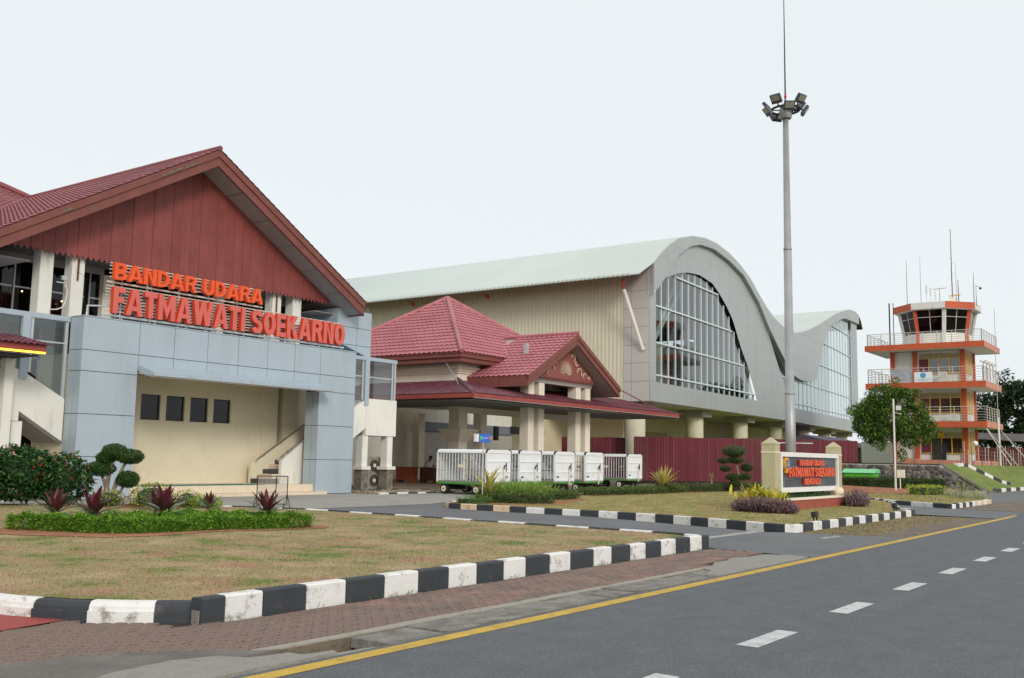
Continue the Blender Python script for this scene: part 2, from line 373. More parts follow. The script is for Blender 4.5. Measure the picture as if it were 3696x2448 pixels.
mb = MB(); mb.prism([(x,y,.018) for x,y in ragged([(3.6,6.16),(4.6,6.14),(5.5,6.13),(6.1,6.12),(6.14,6.2),(5.85,6.25),(5.82,6.42),(5.5,6.48),(5.4,6.72),(5.0,6.86),(4.5,6.8),(4.0,6.62)], .025)], (0,0,-.1))
mb.build('broken_slab', m_patch, drain)
mb = MB(); mb.prism([(x,y,.008) for x,y in ragged([(5.6,6.64),(8,6.63),(11,6.63),(14,6.64),(17.6,6.64),(17.6,6.74),(14,6.76),(11,6.74),(8,6.77),(6.9,6.75),(5.6,6.76)], .012, .2)], (0,0,-.08)); mb.build('drain_lip', M('lip_concrete', c(160,154,142), .9, var=.14, scale=3, dirt=c(112,104,92), dirt_amt=.7, dirt_scale=(1.5,1.5,1)), drain)
mb = MB(); mb.prism([(x,y,-.04) for x,y in ragged([(5.8,6.14),(6.5,6.13),(6.74,6.16),(6.7,6.26),(6.3,6.3),(6.1,6.38),(5.85,6.36)], .02)], (0,0,-.2)); mb.build('fallen_rubble', m_patch, drain)
xs = [6.78,7.55,8.55,9.1,9.9,10.7,11.3,12.2,13.0,13.7,14.6,15.4,16.3,17.5]
for a, b in zip(xs[:-1], xs[1:]):
    mb = MB(); g = rnd.uniform(.008,.03); dz = rnd.uniform(-.012,.012); t = rnd.uniform(-.010,.010)
    jx = [rnd.uniform(-.03,.03) for _ in range(6)]
    top = [(a+g+jx[0],6.12+jx[4]*.5,dz+t),((a+b)/2,6.115+jx[5]*.4,dz),(b-g+jx[1],6.12,dz-t),(b-g+jx[2],6.615,dz-t),((a+b)/2,6.612,dz),(a+g+jx[3],6.61,dz+t)]
    mb.prism(top, (0,0,-.09)); mb.build('cover_slab', m_conc, drain)
mb = MB(); mb.prism([(x,y,.012) for x,y in ((13.9,6.082),(17.6,6.082),(17.72,6.5),(17.5,6.85),(16.9,6.9),(16.4,7.02),(15.9,6.9),(15.5,6.93),(15.0,6.74),(14.5,6.7),(14.3,6.45),(13.8,6.3))], (0,0,-.06)); mb.build('cement_patch', m_patch, drain)

# ------------------------------------------------------------------ pavement of interlocking pavers
curveK = smooth_path([(6.55,8.16),(6.1,8.5),(5.78,8.86),(5.5,9.36),(5.3,9.98),(5.16,10.8),(5.1,12.2)], 2)
mb = MB(); mb.face([(-4,6.72,-.014),(17.8,6.72,-.014),(18.05,8.3,-.014),(6.5,8.3,-.014),(5.4,10,-.014),(5.2,13,-.014),(-4,13,-.014)])
pave = struct('pavement', mb, m_paverbed)
PL, PW = .205, .104
def paver_poly():
    z = .016; h = PL/2; w = PW/2
    return [(-h,-w),(-h*.5,-w-z),(0,-w),(h*.5,-w+z),(h,-w),(h+z*.9,-w*.3),(h-z*.6,w*.3),(h,w),(h*.5,w+z),(0,w),(-h*.5,w-z),(-h,w),(-h-z*.6,w*.3),(-h+z*.9,-w*.3)]
pp = [(x*.94, y*.89) for x, y in paver_poly()]
mbp = MB(); n = len(pp); ii = [(x*.94, y*.9) for x, y in pp]
mbp.v = [(x,y,0) for x,y in ii]+[(x,y,-.006) for x,y in pp]+[(x,y,-.03) for x,y in pp]
mbp.f = [tuple(range(n))]+[(k, n+k, n+(k+1)%n, (k+1)%n) for k in range(n)]+[(n+k, 2*n+k, 2*n+(k+1)%n, n+(k+1)%n) for k in range(n)]
mbp.f[1:] = [tuple(reversed(q)) for q in mbp.f[1:]]; mbp.m = [0]*len(mbp.f)
paver_me = mbp.mesh('paver', m_paver)
def kerb_y(x):   # back edge of the paved strip
    if x >= 6.5: return 8.12
    best = 20
    for (ax, ay), (bx, by) in zip(curveK[:-1], curveK[1:]):
        if min(ax,bx) <= x <= max(ax,bx): best = min(best, lerp(ay, by, (x-ax)/(bx-ax) if bx != ax else 0))
    return best if best < 20 else 12.5
ramp = [(2.0,7.8),(3.7,7.78),(4.0,7.66),(4.2,7.72),(4.45,7.6),(4.63,7.66),(4.8,7.5),(5.0,7.44),(5.1,7.28),(5.3,7.22),(5.36,7.06),(5.6,7.0),(5.62,6.84),(5.9,6.72),(2.0,6.72)]
spots = []
row = 0; y = 6.78
while y < 11:
    x = 3.0+(row % 2)*PL/2
    while x < 17.9:
        if y < kerb_y(x)-.04 and y < kerb_y(x-.1)-.04 and not inpoly(x, y, ramp) and (y < 8.2 or x < 6):
            if not (x > 15 and y < 7.0): spots.append((x, y))
        x += PL
    y += PW; row += 1
spots.sort(key=lambda p: hypot(p[0], p[1]-0) if p[0] > 4.2 else 99)
rest = MB()
for k, (x, y) in enumerate(spots):
    dz = .004+rnd.uniform(-.004,.004); a = rnd.gauss(0,.018)
    if k < 300:
        o = put('paver', paver_me, pave); o.location = (x, y, dz); o.rotation_euler = (rnd.gauss(0,.008), rnd.gauss(0,.012), a)
    else:
        i = len(rest.v); ca, sa = cos(a), sin(a)
        rest.v += [(x+vx*ca-vy*sa, y+vx*sa+vy*ca, vz+dz) for vx, vy, vz in mbp.v]; rest.f += [tuple(i+q for q in f) for f in mbp.f]; rest.m += [0]*len(mbp.f)
rest.build('paver_field', m_paver, pave, kind='stuff')
mb = MB(); mb.prism([(x,y if y > 6.73 else 6.60,.010) for x,y in ramp], (0,0,-.04)); mb.build('asphalt_ramp', speckle(M('worn_ramp', c(110,105,100), .9, var=.14, scale=2, col2=c(120,114,108), bump=.6, bscale=90, dirt=c(132,112,100), dirt_amt=.6, dirt_scale=(1.5,2.5,1)), 70, .2), pave)
mb = MB(); mb.face([(3.0,9.15,.014),(4.84,9.13,.014),(5.55,9.26,.014),(5.32,9.9,.014),(5.2,10.6,.014),(3,10.6,.014)]); mb.build('red_painted_patch', m_redp, pave)

# ------------------------------------------------------------------ kerbs
def kerb(path, h, w, blens, first, label_dir, z0=0., rust=(), side=1, prof='square', mossy=None):
    """path runs along the road-side foot of the kerb; the stone lies on the side given"""
    P = resample(path, .12); S = [0]
    for a, b in zip(P[:-1], P[1:]): S.append(S[-1]+(b-a).length)
    N = []
    for k in range(len(P)):
        d = (P[min(k+1,len(P)-1)]-P[max(k-1,0)]).normalized(); N.append(Vector((-d.y, d.x))*side)
    def at(s):
        s = max(0, min(S[-1], s)); k = 0
        while k < len(S)-2 and S[k+1] < s: k += 1
        t = (s-S[k])/(S[k+1]-S[k]) if S[k+1] > S[k] else 0
        return P[k].lerp(P[k+1], t), N[k].lerp(N[k+1], t).normalized()
    if prof == 'square': sec = [(0,-.05),(0,h-.018),(.018,h),(w-.015,h),(w,h-.015),(w,-.05)]
    else: sec = [(0,-.05),(0,h*.52),(.025,h*.56),(.03,h*.75),(.06,h*.95),(.1,h),(w,h),(w,-.05)]
    fb = MB()
    base = [at(s) for s in [S[-1]*k/max(2,int(S[-1]/.4)) for k in range(max(2,int(S[-1]/.4))+1)]]
    for (a, na), (b, nb) in zip(base[:-1], base[1:]):
        q = [a+na*.02, b+nb*.02, b+nb*(w-.02), a+na*(w-.02)]
        fb.hexa([(p.x,p.y,-.3) for p in q]+[(p.x,p.y,h*.5) for p in q])
    root = struct('kerb', fb, m_conc)
    s = 0; k = 0
    while s < S[-1]-.05:
        L_ = blens[k % len(blens)]*rnd.uniform(.93,1.07); e = min(S[-1], s+L_)
        n = max(1, int((e-s)/.2)); mb = MB(); rings = []
        dz = rnd.uniform(-.006,.006); dn = rnd.uniform(-.006,.006)
        for q in range(n+1):
            p, nn = at(lerp(s+.004, e-.004, q/n)); rings.append([(p.x+nn.x*(a+dn), p.y+nn.y*(a+dn), z0+b+dz) for a, b in sec])
        i = len(mb.v)
        for rg in rings: mb.v += rg
        m_ = len(sec)
        for q in range(n):
            for j in range(m_-1): mb.f.append((i+q*m_+j, i+(q+1)*m_+j, i+(q+1)*m_+j+1, i+q*m_+j+1)); mb.m.append(0)
        mb.f.append(tuple(i+j for j in range(m_))); mb.m.append(0); mb.f.append(tuple(i+n*m_+j for j in reversed(range(m_)))); mb.m.append(0)
        mb.build('kerb_stone', m_rust if k in rust else (m_white if (k+first) % 2 == 0 else m_black), root)
        s = e; k += 1
    return root
kerb([(6.27,8.15),(18.1,8.2)], .25, .16, [.3,.5,.56,.6,.62,.6,.63,.62,.6,.5,.6,.58,.66,.55,.6,.52,.6,.55,.62,.5,.6,.6], 1, '')
kerb([(p[0], p[1]) for p in curveK], .19, .17, [.62], 1, '', side=-1, prof='round')
kerb(smooth_path([(18.1,8.2),(18.38,8.32),(18.5,8.7),(18.55,9.6),(18.75,17.2),(18.8,20.1),(18.3,22.0),(16.8,24.2),(14,26.6),(8,28)],2), .22, .13, [.8], 0, '')
K2 = smooth_path([(29.5,22.2),(26.4,21.6),(25.3,20.7),(25.2,19.6),(25.25,13.4),(24.6,11.2),(24.0,9.6),(23.6,8.8),(23.75,8.5),(24.3,8.46)],2)
kerb(K2, .18, .15, [.64], 0, '', rust=(6,8,10))
kerb([(24.3,8.46),(34.7,8.46)], .2, .15, [.62,.66], 1, '')
kerb(smooth_path([(34.7,8.46),(35.3,8.5),(35.55,8.85),(36.3,9.3),(42.3,10.95),(46,12.9),(52,17.5)],2), .2, .15, [.7], 1, '')
kerb(smooth_path([(47.5,14.2),(45.6,13.1),(44.3,11.9),(43.2,10.5),(42.2,9.2),(41.85,8.75),(42.3,8.7)],2), .18, .15, [1.0,1.3], 1, '')
kerb([(42.3,8.7),(49.4,8.66)], .2, .15, [.6], 1, '', rust=(6,8,10,11))
kerb(smooth_path([(49.4,8.66),(50.6,8.9),(56,10.5),(69.8,12.5)],2), .15, .15, [.8], 0, '')
kerb([(71.4,12.2),(110,11.2)], .25, .2, [1.6], 1, '')

# ------------------------------------------------------------------ lawns (raised islands)
L1 = [(6.5,8.32),(17.9,8.37),(18.25,8.6),(18.4,9.6),(18.6,17.2),(18.65,20.1),(18.1,22.0),(16.6,24.1),(13.9,26.5),(8,27.9),(2,28),(2,20),(5.2,12.3),(5.32,10.8),(5.46,10.0),(5.66,9.42),(5.95,8.95),(6.25,8.6)]
L2 = [(29.5,22.05),(26.5,21.45),(25.48,20.6),(25.36,19.6),(25.4,13.4),(24.75,11.2),(24.15,9.6),(23.8,8.9),(23.95,8.66),(24.3,8.61),(34.7,8.61),(35.25,8.66),(35.45,8.95),(36.25,9.45),(42.2,11.1),(45.9,13.05),(52,17.7),(58,23.5),(56,27),(40,24.5),(34,23.4)]
L3 = [(47.5,14.0),(45.65,12.95),(44.4,11.8),(43.3,10.4),(42.35,9.15),(42.05,8.88),(42.3,8.85),(49.4,8.81),(50.6,9.05),(56,10.65),(70.1,12.7),(70.1,24),(60,24),(52,17.0)]
def lawn(poly, z, mt):
    mb = MB(); mb.face([(x,y,z) for x,y in poly]); return struct('lawn', mb, mt)
lawn(L1, .19, m_lawn); lawn(L2, .14, m_lawn2); lawn(L3, .13, m_lawn2)
def grass(poly, z, n, mt, hmin, hmax, near, label, wid=.0055):
    mb = MB(); x0 = min(p[0] for p in poly); x1 = max(p[0] for p in poly); y0 = min(p[1] for p in poly); y1 = max(p[1] for p in poly); k = 0
    while k < n:
        x = rnd.uniform(x0,x1); y = rnd.uniform(y0,y1); d = hypot(x,y)
        if rnd.random() > min(1, (near/d)**1.6) or not inpoly(x,y,poly): continue
        h = rnd.uniform(hmin,hmax); a = rnd.uniform(0,2*pi); w = wid*(1+d*.06); l = rnd.uniform(.2,1.1)*h; b = rnd.uniform(0,2*pi)
        mb.face([(x-cos(a)*w,y-sin(a)*w,z-.005),(x+cos(a)*w,y+sin(a)*w,z-.005),(x+cos(b)*l,y+sin(b)*l,z+h)]); k += 1
    o = mb.build('grass', mt, None, kind='stuff'); tag(o, label, 'grass'); return o
grass(L1, .19, 90000, m_lawn, .008, .026, 11, 'short dry yellowish lawn grass in the near island')
grass(L2, .14, 16000, m_lawn2, .012, .04, 26, 'short dry lawn grass around the monument sign')
grass([(24.2,6.9),(35.2,6.9),(35.2,8.44),(23.8,8.44)], -.012, 2600, m_lawn2, .015, .05, 26, 'sparse weedy grass on the brown verge before the sign island')
grass(L3, .13, 6000, m_lawn2, .02, .07, 48, 'thin dry grass on the far kerbed island')
def soil_patch(poly, z, name='soil_bed'):
    mb = MB(); mb.face([(x,y,z) for x,y in poly]); return struct(name, mb, m_soil)
# ------------------------------------------------------------------ building materials
m_acp = M('silver_cladding', c(174,187,197), .42, .15, var=.035, scale=.7, dirt=c(150,152,150), dirt_amt=.35, dirt_scale=(.9,.9,.12), dirt_lo=.5, dirt_hi=.8)
m_joint = M('cladding_joint', c(70,74,78), .8)
m_beige = M('beige_wall', c(224,214,188), .8, var=.035, scale=.8, dirt=c(170,152,124), dirt_amt=.35, dirt_scale=(.8,.8,.5), dirt_lo=.55, dirt_hi=.85, bump=.15, bscale=80)
m_whitew = M('white_render', c(232,229,220), .8, var=.035, scale=.9, dirt=c(140,128,108), dirt_amt=.55, dirt_scale=(1.3,1.3,.3), dirt_lo=.55, dirt_hi=.8, bump=.15, bscale=60)
m_cream = M('cream_render', c(236,226,208), .8, var=.03, scale=.8, dirt=c(160,146,124), dirt_amt=.3, dirt_scale=(1,1,.3), dirt_lo=.55, dirt_hi=.85)
m_plank = M('red_plank', c(140,72,68), .6, var=.07, scale=1.3, col2=c(146,75,70), dirt=c(104,54,53), dirt_amt=.4, dirt_scale=(5,5,.35), bump=.3, bscale=25)
m_plank2 = M('red_plank_b', c(132,66,62), .6, var=.07, scale=1.1, col2=c(140,72,68), dirt=c(160,92,84), dirt_amt=.3, dirt_scale=(5,5,.35), bump=.3, bscale=25)
m_barge = M('brown_red_board', c(126,74,66), .6, var=.12, scale=2, dirt=c(110,98,88), dirt_amt=.7, dirt_scale=(1.2,1.2,1.2), dirt_lo=.58, dirt_hi=.75, bump=.3, bscale=20)
m_fascia = M('red_fascia', c(152,72,64), .55, var=.1, scale=2, dirt=c(120,60,52), dirt_amt=.5, dirt_scale=(1,1,.5))
m_soffit = M('soffit', c(168,158,156), .85, var=.06, scale=.5)
m_tileA = M('maroon_tile', c(134,70,74), .5, var=.16, scale=.7, col2=c(140,76,80), dirt=c(112,54,58), dirt_amt=.6, dirt_scale=(1,1,1), spec=.5)
m_tileB = M('rose_tile', c(172,101,107), .5, var=.08, scale=.7, col2=c(177,107,113), dirt=c(150,70,72), dirt_amt=.5, dirt_scale=(1,1,1), spec=.5)
m_tileC = M('purple_tile', c(98,48,56), .4, var=.2, scale=1.5, col2=c(112,58,72), dirt=c(150,112,124), dirt_amt=.5, dirt_scale=(2,2,2), spec=.5)
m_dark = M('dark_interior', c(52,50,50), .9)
m_wglass = glass('dark_window_glass', (.06,.065,.07), 1.3)
m_clear = glass('clear_glass', (.72,.78,.8), 1.5)
m_alu = M('aluminium_frame', c(196,200,204), .4, .4, var=.04)
m_steel = M('stainless_rail', c(190,190,188), .25, .9, var=.04)
m_frame = M('dark_frame', c(48,46,44), .6)
m_step = M('step_tile', c(222,206,182), .55, var=.05, scale=2)
m_stepd = M('dark_step_tile', c(66,68,72), .5)
m_stone = M('dark_stone_cladding', c(112,106,98), .75, var=.3, scale=5, col2=c(132,122,108), bump=.5, bscale=20)
m_rwhite = M('raw_steel_rod', c(150,146,140), .5, .5)

def tile_roof(org, eu, ev, nrm, inside, umax, vmax, mt, name, parent, tw=.30, th=.34, amp=.022, lift=.028, u0=0):
    """pressed tile sheet: rows step up the slope, each tile rolls sideways; inside(u,v) trims it to the slope"""
    mb = MB(); org = Vector(org); eu = Vector(eu).normalized(); ev = Vector(ev).normalized(); nrm = Vector(nrm).normalized()
    nu = int((umax-u0)/(tw/4))+1; nv = int(vmax/th+.999)
    for j in range(nv):
        va, vb = j*th, min((j+1)*th+.015, vmax+.01)
        idx = []
        for k in range(nu+1):
            u = u0+k*tw/4; wv = amp*(abs(sin(pi*u/tw))*2-1)
            idx.append((len(mb.v),)); mb.v.append(tuple(org+eu*u+ev*(va-.0)+nrm*(lift+wv-.03)))
            mb.v.append(tuple(org+eu*u+ev*va+nrm*(lift+wv))); mb.v.append(tuple(org+eu*u+ev*vb+nrm*(wv*.8)))
        for k in range(nu):
            um = u0+(k+.5)*tw/4
            if not inside(um, (va+vb)/2): continue
            a, b = idx[k][0], idx[k+1][0]
            mb.f.append((a, b, b+1, a+1)); mb.m.append(0); mb.f.append((a+1, b+1, b+2, a+2)); mb.m.append(0)
    return mb.build(name, mt, parent)

# ================================================================== TERMINAL with the big lettering
T = thing('terminal_building', 'terminal with red gable, silver clad portal and balcony behind red lettering', 'building', (25.1,33,0))
# --- portal cladding panels (each one a panel with an open joint round it)
FY = 31.2
def panel_y(x0, x1, z0, z1, y=FY, g=.011, t=.03, mt=None, parent=T, name='cladding_panel'):
    MB().box(x0+g, x1-g, y, y+t, z0+g, z1-g).build(name, mt or m_acp, parent)
def panel_x(y0, y1, z0, z1, x, g=.011, t=.03, mt=None, parent=T):
    MB().box(x, x+t, y0+g, y1-g, z0+g, z1-g).build('cladding_panel', mt or m_acp, parent)
zj = [0.02,1.45,2.89,4.34,5.06,6.2]
for a, b in zip(zj[:-1], zj[1:]):
    panel_y(18.58,20.75,a,b); panel_y(29.47,31.63,a,b) if b <= 4.4 else panel_y(29.5,31.63,a,b)
    for p, q in ((31.235,31.58),(31.58,32.0)): panel_x(p,q,a,b,18.58)
    if b <= 4.4:
        for p, q in ((31.235,31.58),(31.58,32.0)): panel_x(p,q,a,b,29.47)
        MB().box(20.72,20.75,31.25,31.98,a+.01,b-.01).build('cladding_panel', m_acp, T)
bx_ = [20.75,22.2,23.68,25.13,26.6,28.04,29.5]
for a, b in zip(bx_[:-1], bx_[1:]): panel_y(a,b,4.5,5.06); panel_y(a,b,5.06,6.2)
mb = MB(); mb.box(18.61,20.72,31.23,32.0,.0,6.17); mb.box(29.5,31.6,31.23,32.0,.0,6.17); mb.box(20.72,29.5,31.23,32.0,4.42,6.17)
mb.build('portal_core', m_joint, T)
MB().box(18.57,31.64,31.19,32.02,6.2,6.235).build('parapet_cap', m_acp, T)
# --- entrance canopy
for k in range(6):
    a, b = 20.78+1.453*k, 20.78+1.453*(k+1)
    MB().hexa([(a+.008,30.3,4.30),(b-.008,30.3,4.30),(b-.008,31.195,4.44),(a+.008,31.195,4.44),(a+.008,30.3,4.43),(b-.008,30.3,4.43),(b-.008,31.195,4.7),(a+.008,31.195,4.7)]).build('canopy_panel', m_acp, T)
MB().hexa([(20.75,30.34,4.26),(29.5,30.34,4.26),(29.5,31.19,4.40),(20.75,31.19,4.40),(20.75,30.34,4.295),(29.5,30.34,4.295),(29.5,31.19,4.435),(20.75,31.19,4.435)]).build('canopy_soffit', m_soffit, T)
# --- recessed entrance: back wall with four windows, ceiling, platform
wx = [(22.84,23.71),(23.98,24.84),(25.11,25.98),(26.25,27.13)]
mb = MB(); xs = [18.7]+[v for w in wx for v in w]+[28.76]
for a, b in zip(xs[:-1], xs[1:]):
    if (a, b) in wx: mb.box(a,b,34.0,34.2,.42,2.89); mb.box(a,b,34.0,34.2,3.88,6.2)
    else: mb.box(a,b,34.0,34.2,.42,6.2)
mb.build('wall', m_beige, T)
for a, b in wx:
    f = MB(); f.box(a,a+.04,34.08,34.14,2.89,3.88); f.box(b-.04,b,34.08,34.14,2.89,3.88); f.box(a+.04,b-.04,34.08,34.14,2.89,2.93); f.box(a+.04,b-.04,34.08,34.14,3.84,3.88)
    w_ = f.build('window', m_frame, T)
    MB().box(a+.04,b-.04,34.10,34.11,2.93,3.84).build('pane', m_wglass, w_)
    MB().box(a-.03,b+.03,33.97,34.02,2.855,2.885).build('sill', m_beige, w_)
MB().box(18,31.6,34.9,35,0,6.2).build('inner_wall', m_dark, T)
MB().box(18.7,31.6,32.02,34.9,4.86,4.95).build('ceiling', m_beige, T)
MB().box(18.7,18.8,32.02,33.98,.42,4.85).build('side_wall', m_beige, T)
mb = MB(); mb.box(28.76,29.62,33.9,34.4,.42,4.85); mb.box(29.92,30.82,33.9,34.4,.42,4.85); mb.build('column', m_beige, T)
MB().box(29.6,33.5,36.2,36.3,.4,6.1).build('rear_wall', m_beige, T); MB().box(31.0,31.5,36.1,36.19,2.9,3.9).build('rear_window', m_frame, T)
MB().box(20.76,29.46,31.32,34.0,.0,.42).build('platform', m_step, T)
for k in range(15):
    a = 20.78+.578*k; MB().box(a+.004,a+.574,31.30,31.318,.13,.415).build('riser_tile', m_step, T)
for k in range(14):
    a = 20.78+.65*k; MB().box(a+.004,a+.646,30.9,31.29,.0,.125).build('step_block', m_step, T)
MB().box(20.9,26.9,31.33,32.1,.422,.445).build('green_mat', M('green_mat', c(40,120,100), .8), T)
# --- stair rising to the right behind the portal
mb = MB(); mb.prism([(28.5,32.25,.42),(30.3,32.25,.42),(30.3,32.25,2.62),(29.67,32.25,2.2),(28.57,32.25,1.44),(28.5,32.25,1.38)], (0,.16,0)); mb.build('stair_parapet', m_whitew, T)
mb = MB(); mb.prism([(27.87,33.4,.42),(31.2,33.4,.42),(31.2,33.4,3.2),(30.67,33.4,2.92),(28.05,33.4,1.32),(27.87,33.4,1.3)], (0,.16,0)); mb.build('stair_parapet', m_beige, T)
for k in range(8):
    x = 27.85+.32*k; z = .42+.2*k
    MB().box(x,31.4,32.42,33.39,z+.0,z+.195).build('stair_step', m_step if k % 2 else m_stepd, T)
for pts in ([(28.25,32.2,1.36),(28.33,32.2,1.48),(29.7,32.2,2.38),(30.4,32.2,2.86)], [(28.03,33.32,1.30),(28.1,33.32,1.42),(30.7,33.32,3.0),(31.2,33.32,3.3)]):
    hr = MB().tube(pts,.03,8).build('handrail', m_steel, T)
    for t in (.15,.5,.85):
        p = Vector(pts[1]).lerp(Vector(pts[2]), t); MB().tube([p,(p.x,p.y,p.z-.09),(p.x,p.y+.07,p.z-.11)],.012,5).build('bracket', m_steel, hr)

# --- upper floor: balcony slab, columns, dark glazing
MB().box(16.0,33.2,32.05,37,6.0,6.19).build('balcony_slab', m_acp, T)
for x in (18.71,19.93,29.54,30.75):
    cb = MB().box(x,x+.5,34.5,35.0,6.2,9.6).build('column', m_whitew, T)
for x in (22.35,27.9): MB().box(x,x+.4,36.3,36.7,6.2,9.5).build('column', m_cream, T)
MB().box(12,33.4,36.75,36.85,6.2,9.0).build('dark_back', m_dark, T)
for k, x in enumerate([15.9,17.4,18.85,20.3,21.9,23.3,24.7,26.1,27.5,29.0,30.6]):
    pw = MB(); pw.box(x,x+.05,36.55,36.62,6.5,8.8); pw.box(x+.05,x+1.4,36.55,36.62,7.7,7.76); pw.box(x+.05,x+1.4,36.55,36.62,6.5,6.56)
    w_ = pw.build('window', m_alu, T); MB().box(x+.05,x+1.42,36.58,36.59,6.56,8.8).build('pane', m_wglass, w_)
MB().box(12,33.2,34.6,40,8.95,9.02).build('ceiling', M('balcony_ceiling', c(112,108,106), .9), T)
MB().box(12,33.2,36.3,36.5,8.7,8.94).build('beam', m_soffit, T)
# --- gable of vertical planks with toothed ends
sl = .583; GX = 25.09
gz = lambda x: 13.46-sl*abs(x-GX)
x = 17.28; k = 0
while x < 32.85:
    w = .445; a, b = x+.006, min(x+w-.006, 32.9); zb = 8.86
    poly = [(a,34.25,zb+.02)]
    for q in range(2):
        t0 = a+(b-a)*q/2; poly += [(t0+(b-a)/4,34.25,zb-.13),(t0+(b-a)/2,34.25,zb+.02)]
    za, zc = max(gz(a), zb+.03), max(gz(b), zb+.03)
    if a < GX < b: poly += [(b,34.25,zc),(GX,34.25,13.46),(a,34.25,za)]
    else: poly += [(b,34.25,zc),(a,34.25,za)]
    dy = rnd.uniform(-.008,.008)
    MB().prism([(p[0],p[1]+dy,p[2]) for p in poly], (0,.035,0)).build('plank', (m_plank, m_plank2)[rnd.random() < .45], T)
    x += w; k += 1
MB().prism([(17.5,34.31,9.0),(32.7,34.31,9.0),(GX,34.31,13.4)], (0,.04,0)).build('gable_backing', M('gable_back', c(70,34,34), .8), T)
# --- roof: tiled slopes, soffits, stepped barge boards
RZ, EX = 14.1, 8.75
rt = thing
slope = sqrt(1+sl*sl)
for sgn in (-1, 1):
    ev = Vector((-sgn, 0, sl)); nr = Vector((sgn*sl, 0, 1))
    MBs = MB(); x1 = GX+sgn*EX
    MBs.hexa([(GX,33.0,RZ-.14),(x1,33.0,RZ-sl*EX-.14),(x1,49,RZ-sl*EX-.14),(GX,49,RZ-.14),(GX,33.0,RZ-.04),(x1,33.0,RZ-sl*EX-.04),(x1,49,RZ-sl*EX-.04),(GX,49,RZ-.04)]).build('roof_deck', m_tileA, T)
    tile_roof((x1+sgn*.12,32.93,RZ-sl*(EX+.12)+.0), (0,1,0), ev, nr, (lambda u, v: u+32.93 < 47.93-(8.87-v/slope)) if sgn < 0 else (lambda u, v: True), 15.0, (EX+.12)*slope, m_tileA, 'roof_tiles', T)
    # soffit boards with joints
    for j in range(6):
        a, b = EX*j/6+.02, EX*(j+1)/6-.02
        MB().hexa([(GX+sgn*a,33.08,RZ-.66-sl*a),(GX+sgn*b,33.08,RZ-.66-sl*b),(GX+sgn*b,34.24,RZ-.66-sl*b),(GX+sgn*a,34.24,RZ-.66-sl*a),
                   (GX+sgn*a,33.08,RZ-.63-sl*a),(GX+sgn*b,33.08,RZ-.63-sl*b),(GX+sgn*b,34.24,RZ-.63-sl*b),(GX+sgn*a,34.24,RZ-.63-sl*a)]).build('soffit_board', m_soffit, T)
    MB().hexa([(GX+sgn*.1,34.3,RZ-.62),(GX+sgn*EX,34.3,RZ-.62-sl*EX),(GX+sgn*EX,48,RZ-.62-sl*EX),(GX+sgn*.1,48,RZ-.62),(GX+sgn*.1,34.3,RZ-.6),(GX+sgn*EX,34.3,RZ-.6-sl*EX),(GX+sgn*EX,48,RZ-.6-sl*EX),(GX+sgn*.1,48,RZ-.6)]).build('soffit', m_soffit, T)
    for (y0, y1, d0, d1, ex) in ((32.96,33.07,.05,.34,.0),(33.02,33.12,.30,.72,.0)):
        e = EX+.05
        MB().hexa([(GX,y0,RZ-d1),(GX+sgn*e,y0,RZ-d1-sl*e),(GX+sgn*e,y1,RZ-d1-sl*e),(GX,y1,RZ-d1),(GX,y0,RZ-d0),(GX+sgn*e,y0,RZ-d0-sl*e),(GX+sgn*e,y1,RZ-d0-sl*e),(GX,y1,RZ-d0)]).build('barge_board', m_barge, T)
    MB().box(GX+sgn*(EX-.0),GX+sgn*(EX+.06),33.12,48,RZ-sl*EX-.72,RZ-sl*EX-.1).build('fascia', m_barge, T)
    MB().box(GX+sgn*(EX-1.9),GX+sgn*EX,34.3,48,RZ-sl*EX-.66,RZ-sl*EX-.63).build('eave_soffit', m_soffit, T)
MB().tube([(GX,32.93,RZ+.02),(GX,48,RZ+.02)],.11,8).build('ridge_cap', m_tileA, T)
# rotten bits of the left barge board
for d, w in ((1.1,.5),(1.75,.9),(6.2,.35)):
    a, b = d, d+w
    MB().hexa([(GX-a,32.94,RZ-.30-sl*a),(GX-b,32.94,RZ-.30-sl*b),(GX-b,32.957,RZ-.30-sl*b),(GX-a,32.957,RZ-.30-sl*a),(GX-a,32.94,RZ-.20-sl*a),(GX-b,32.94,RZ-.19-sl*b),(GX-b,32.957,RZ-.19-sl*b),(GX-a,32.957,RZ-.20-sl*a)]).build('rotten_wood', M('rotten_wood', c(112,100,90), .9, var=.4, scale=9), T)
# --- main hall roof behind (higher, ridge along the road)
zr_ = lambda y: 14.12+.583*(y-47.93)
tile_roof((-20,39.5,zr_(39.5)), (1,0,0), (0,1,.583), (0,-.583,1), lambda u, v: (u-20 < 73.03-(39.5+v/1.1575)) and (39.5+v/1.1575 > 47.93 or u-20 < 39.5+v/1.1575-22.83), 46, 21.5, m_tileA, 'roof_tiles', T, tw=.34, th=.4)
tile_roof((31.0,42.0,10.68), (0,1,0), (-1,0,.583), (.583,0,1), lambda u, v: 42+u > 42.03+v/1.1575, 24, 17, m_tileA, 'roof_tiles', T, tw=.34, th=.4)
mb = MB(); mb.face([(-20,43,zr_(43)-.05),(20.1,43,zr_(43)-.05),(25.1,47.93,14.07),(14.9,58.1,20),(-20,58.1,20)]); mb.face([(25.1,47.93,14.07),(30,43.03,11.2),(30,66,11.2),(14.9,58.1,20)]); mb.build('roof_deck', m_tileA, T)
MB().tube([(25.3,47.73,14.1),(15,58.03,20.1)],.13,8).build('hip_cap', m_tileA, T)
MB().tube([(25.0,47.85,14.06),(17,39.85,9.42)],.1,6).build('valley_flashing', m_tileA, T)
MB().box(-20,22,47,60,6.2,12.6).build('rear_hall', m_beige, T)

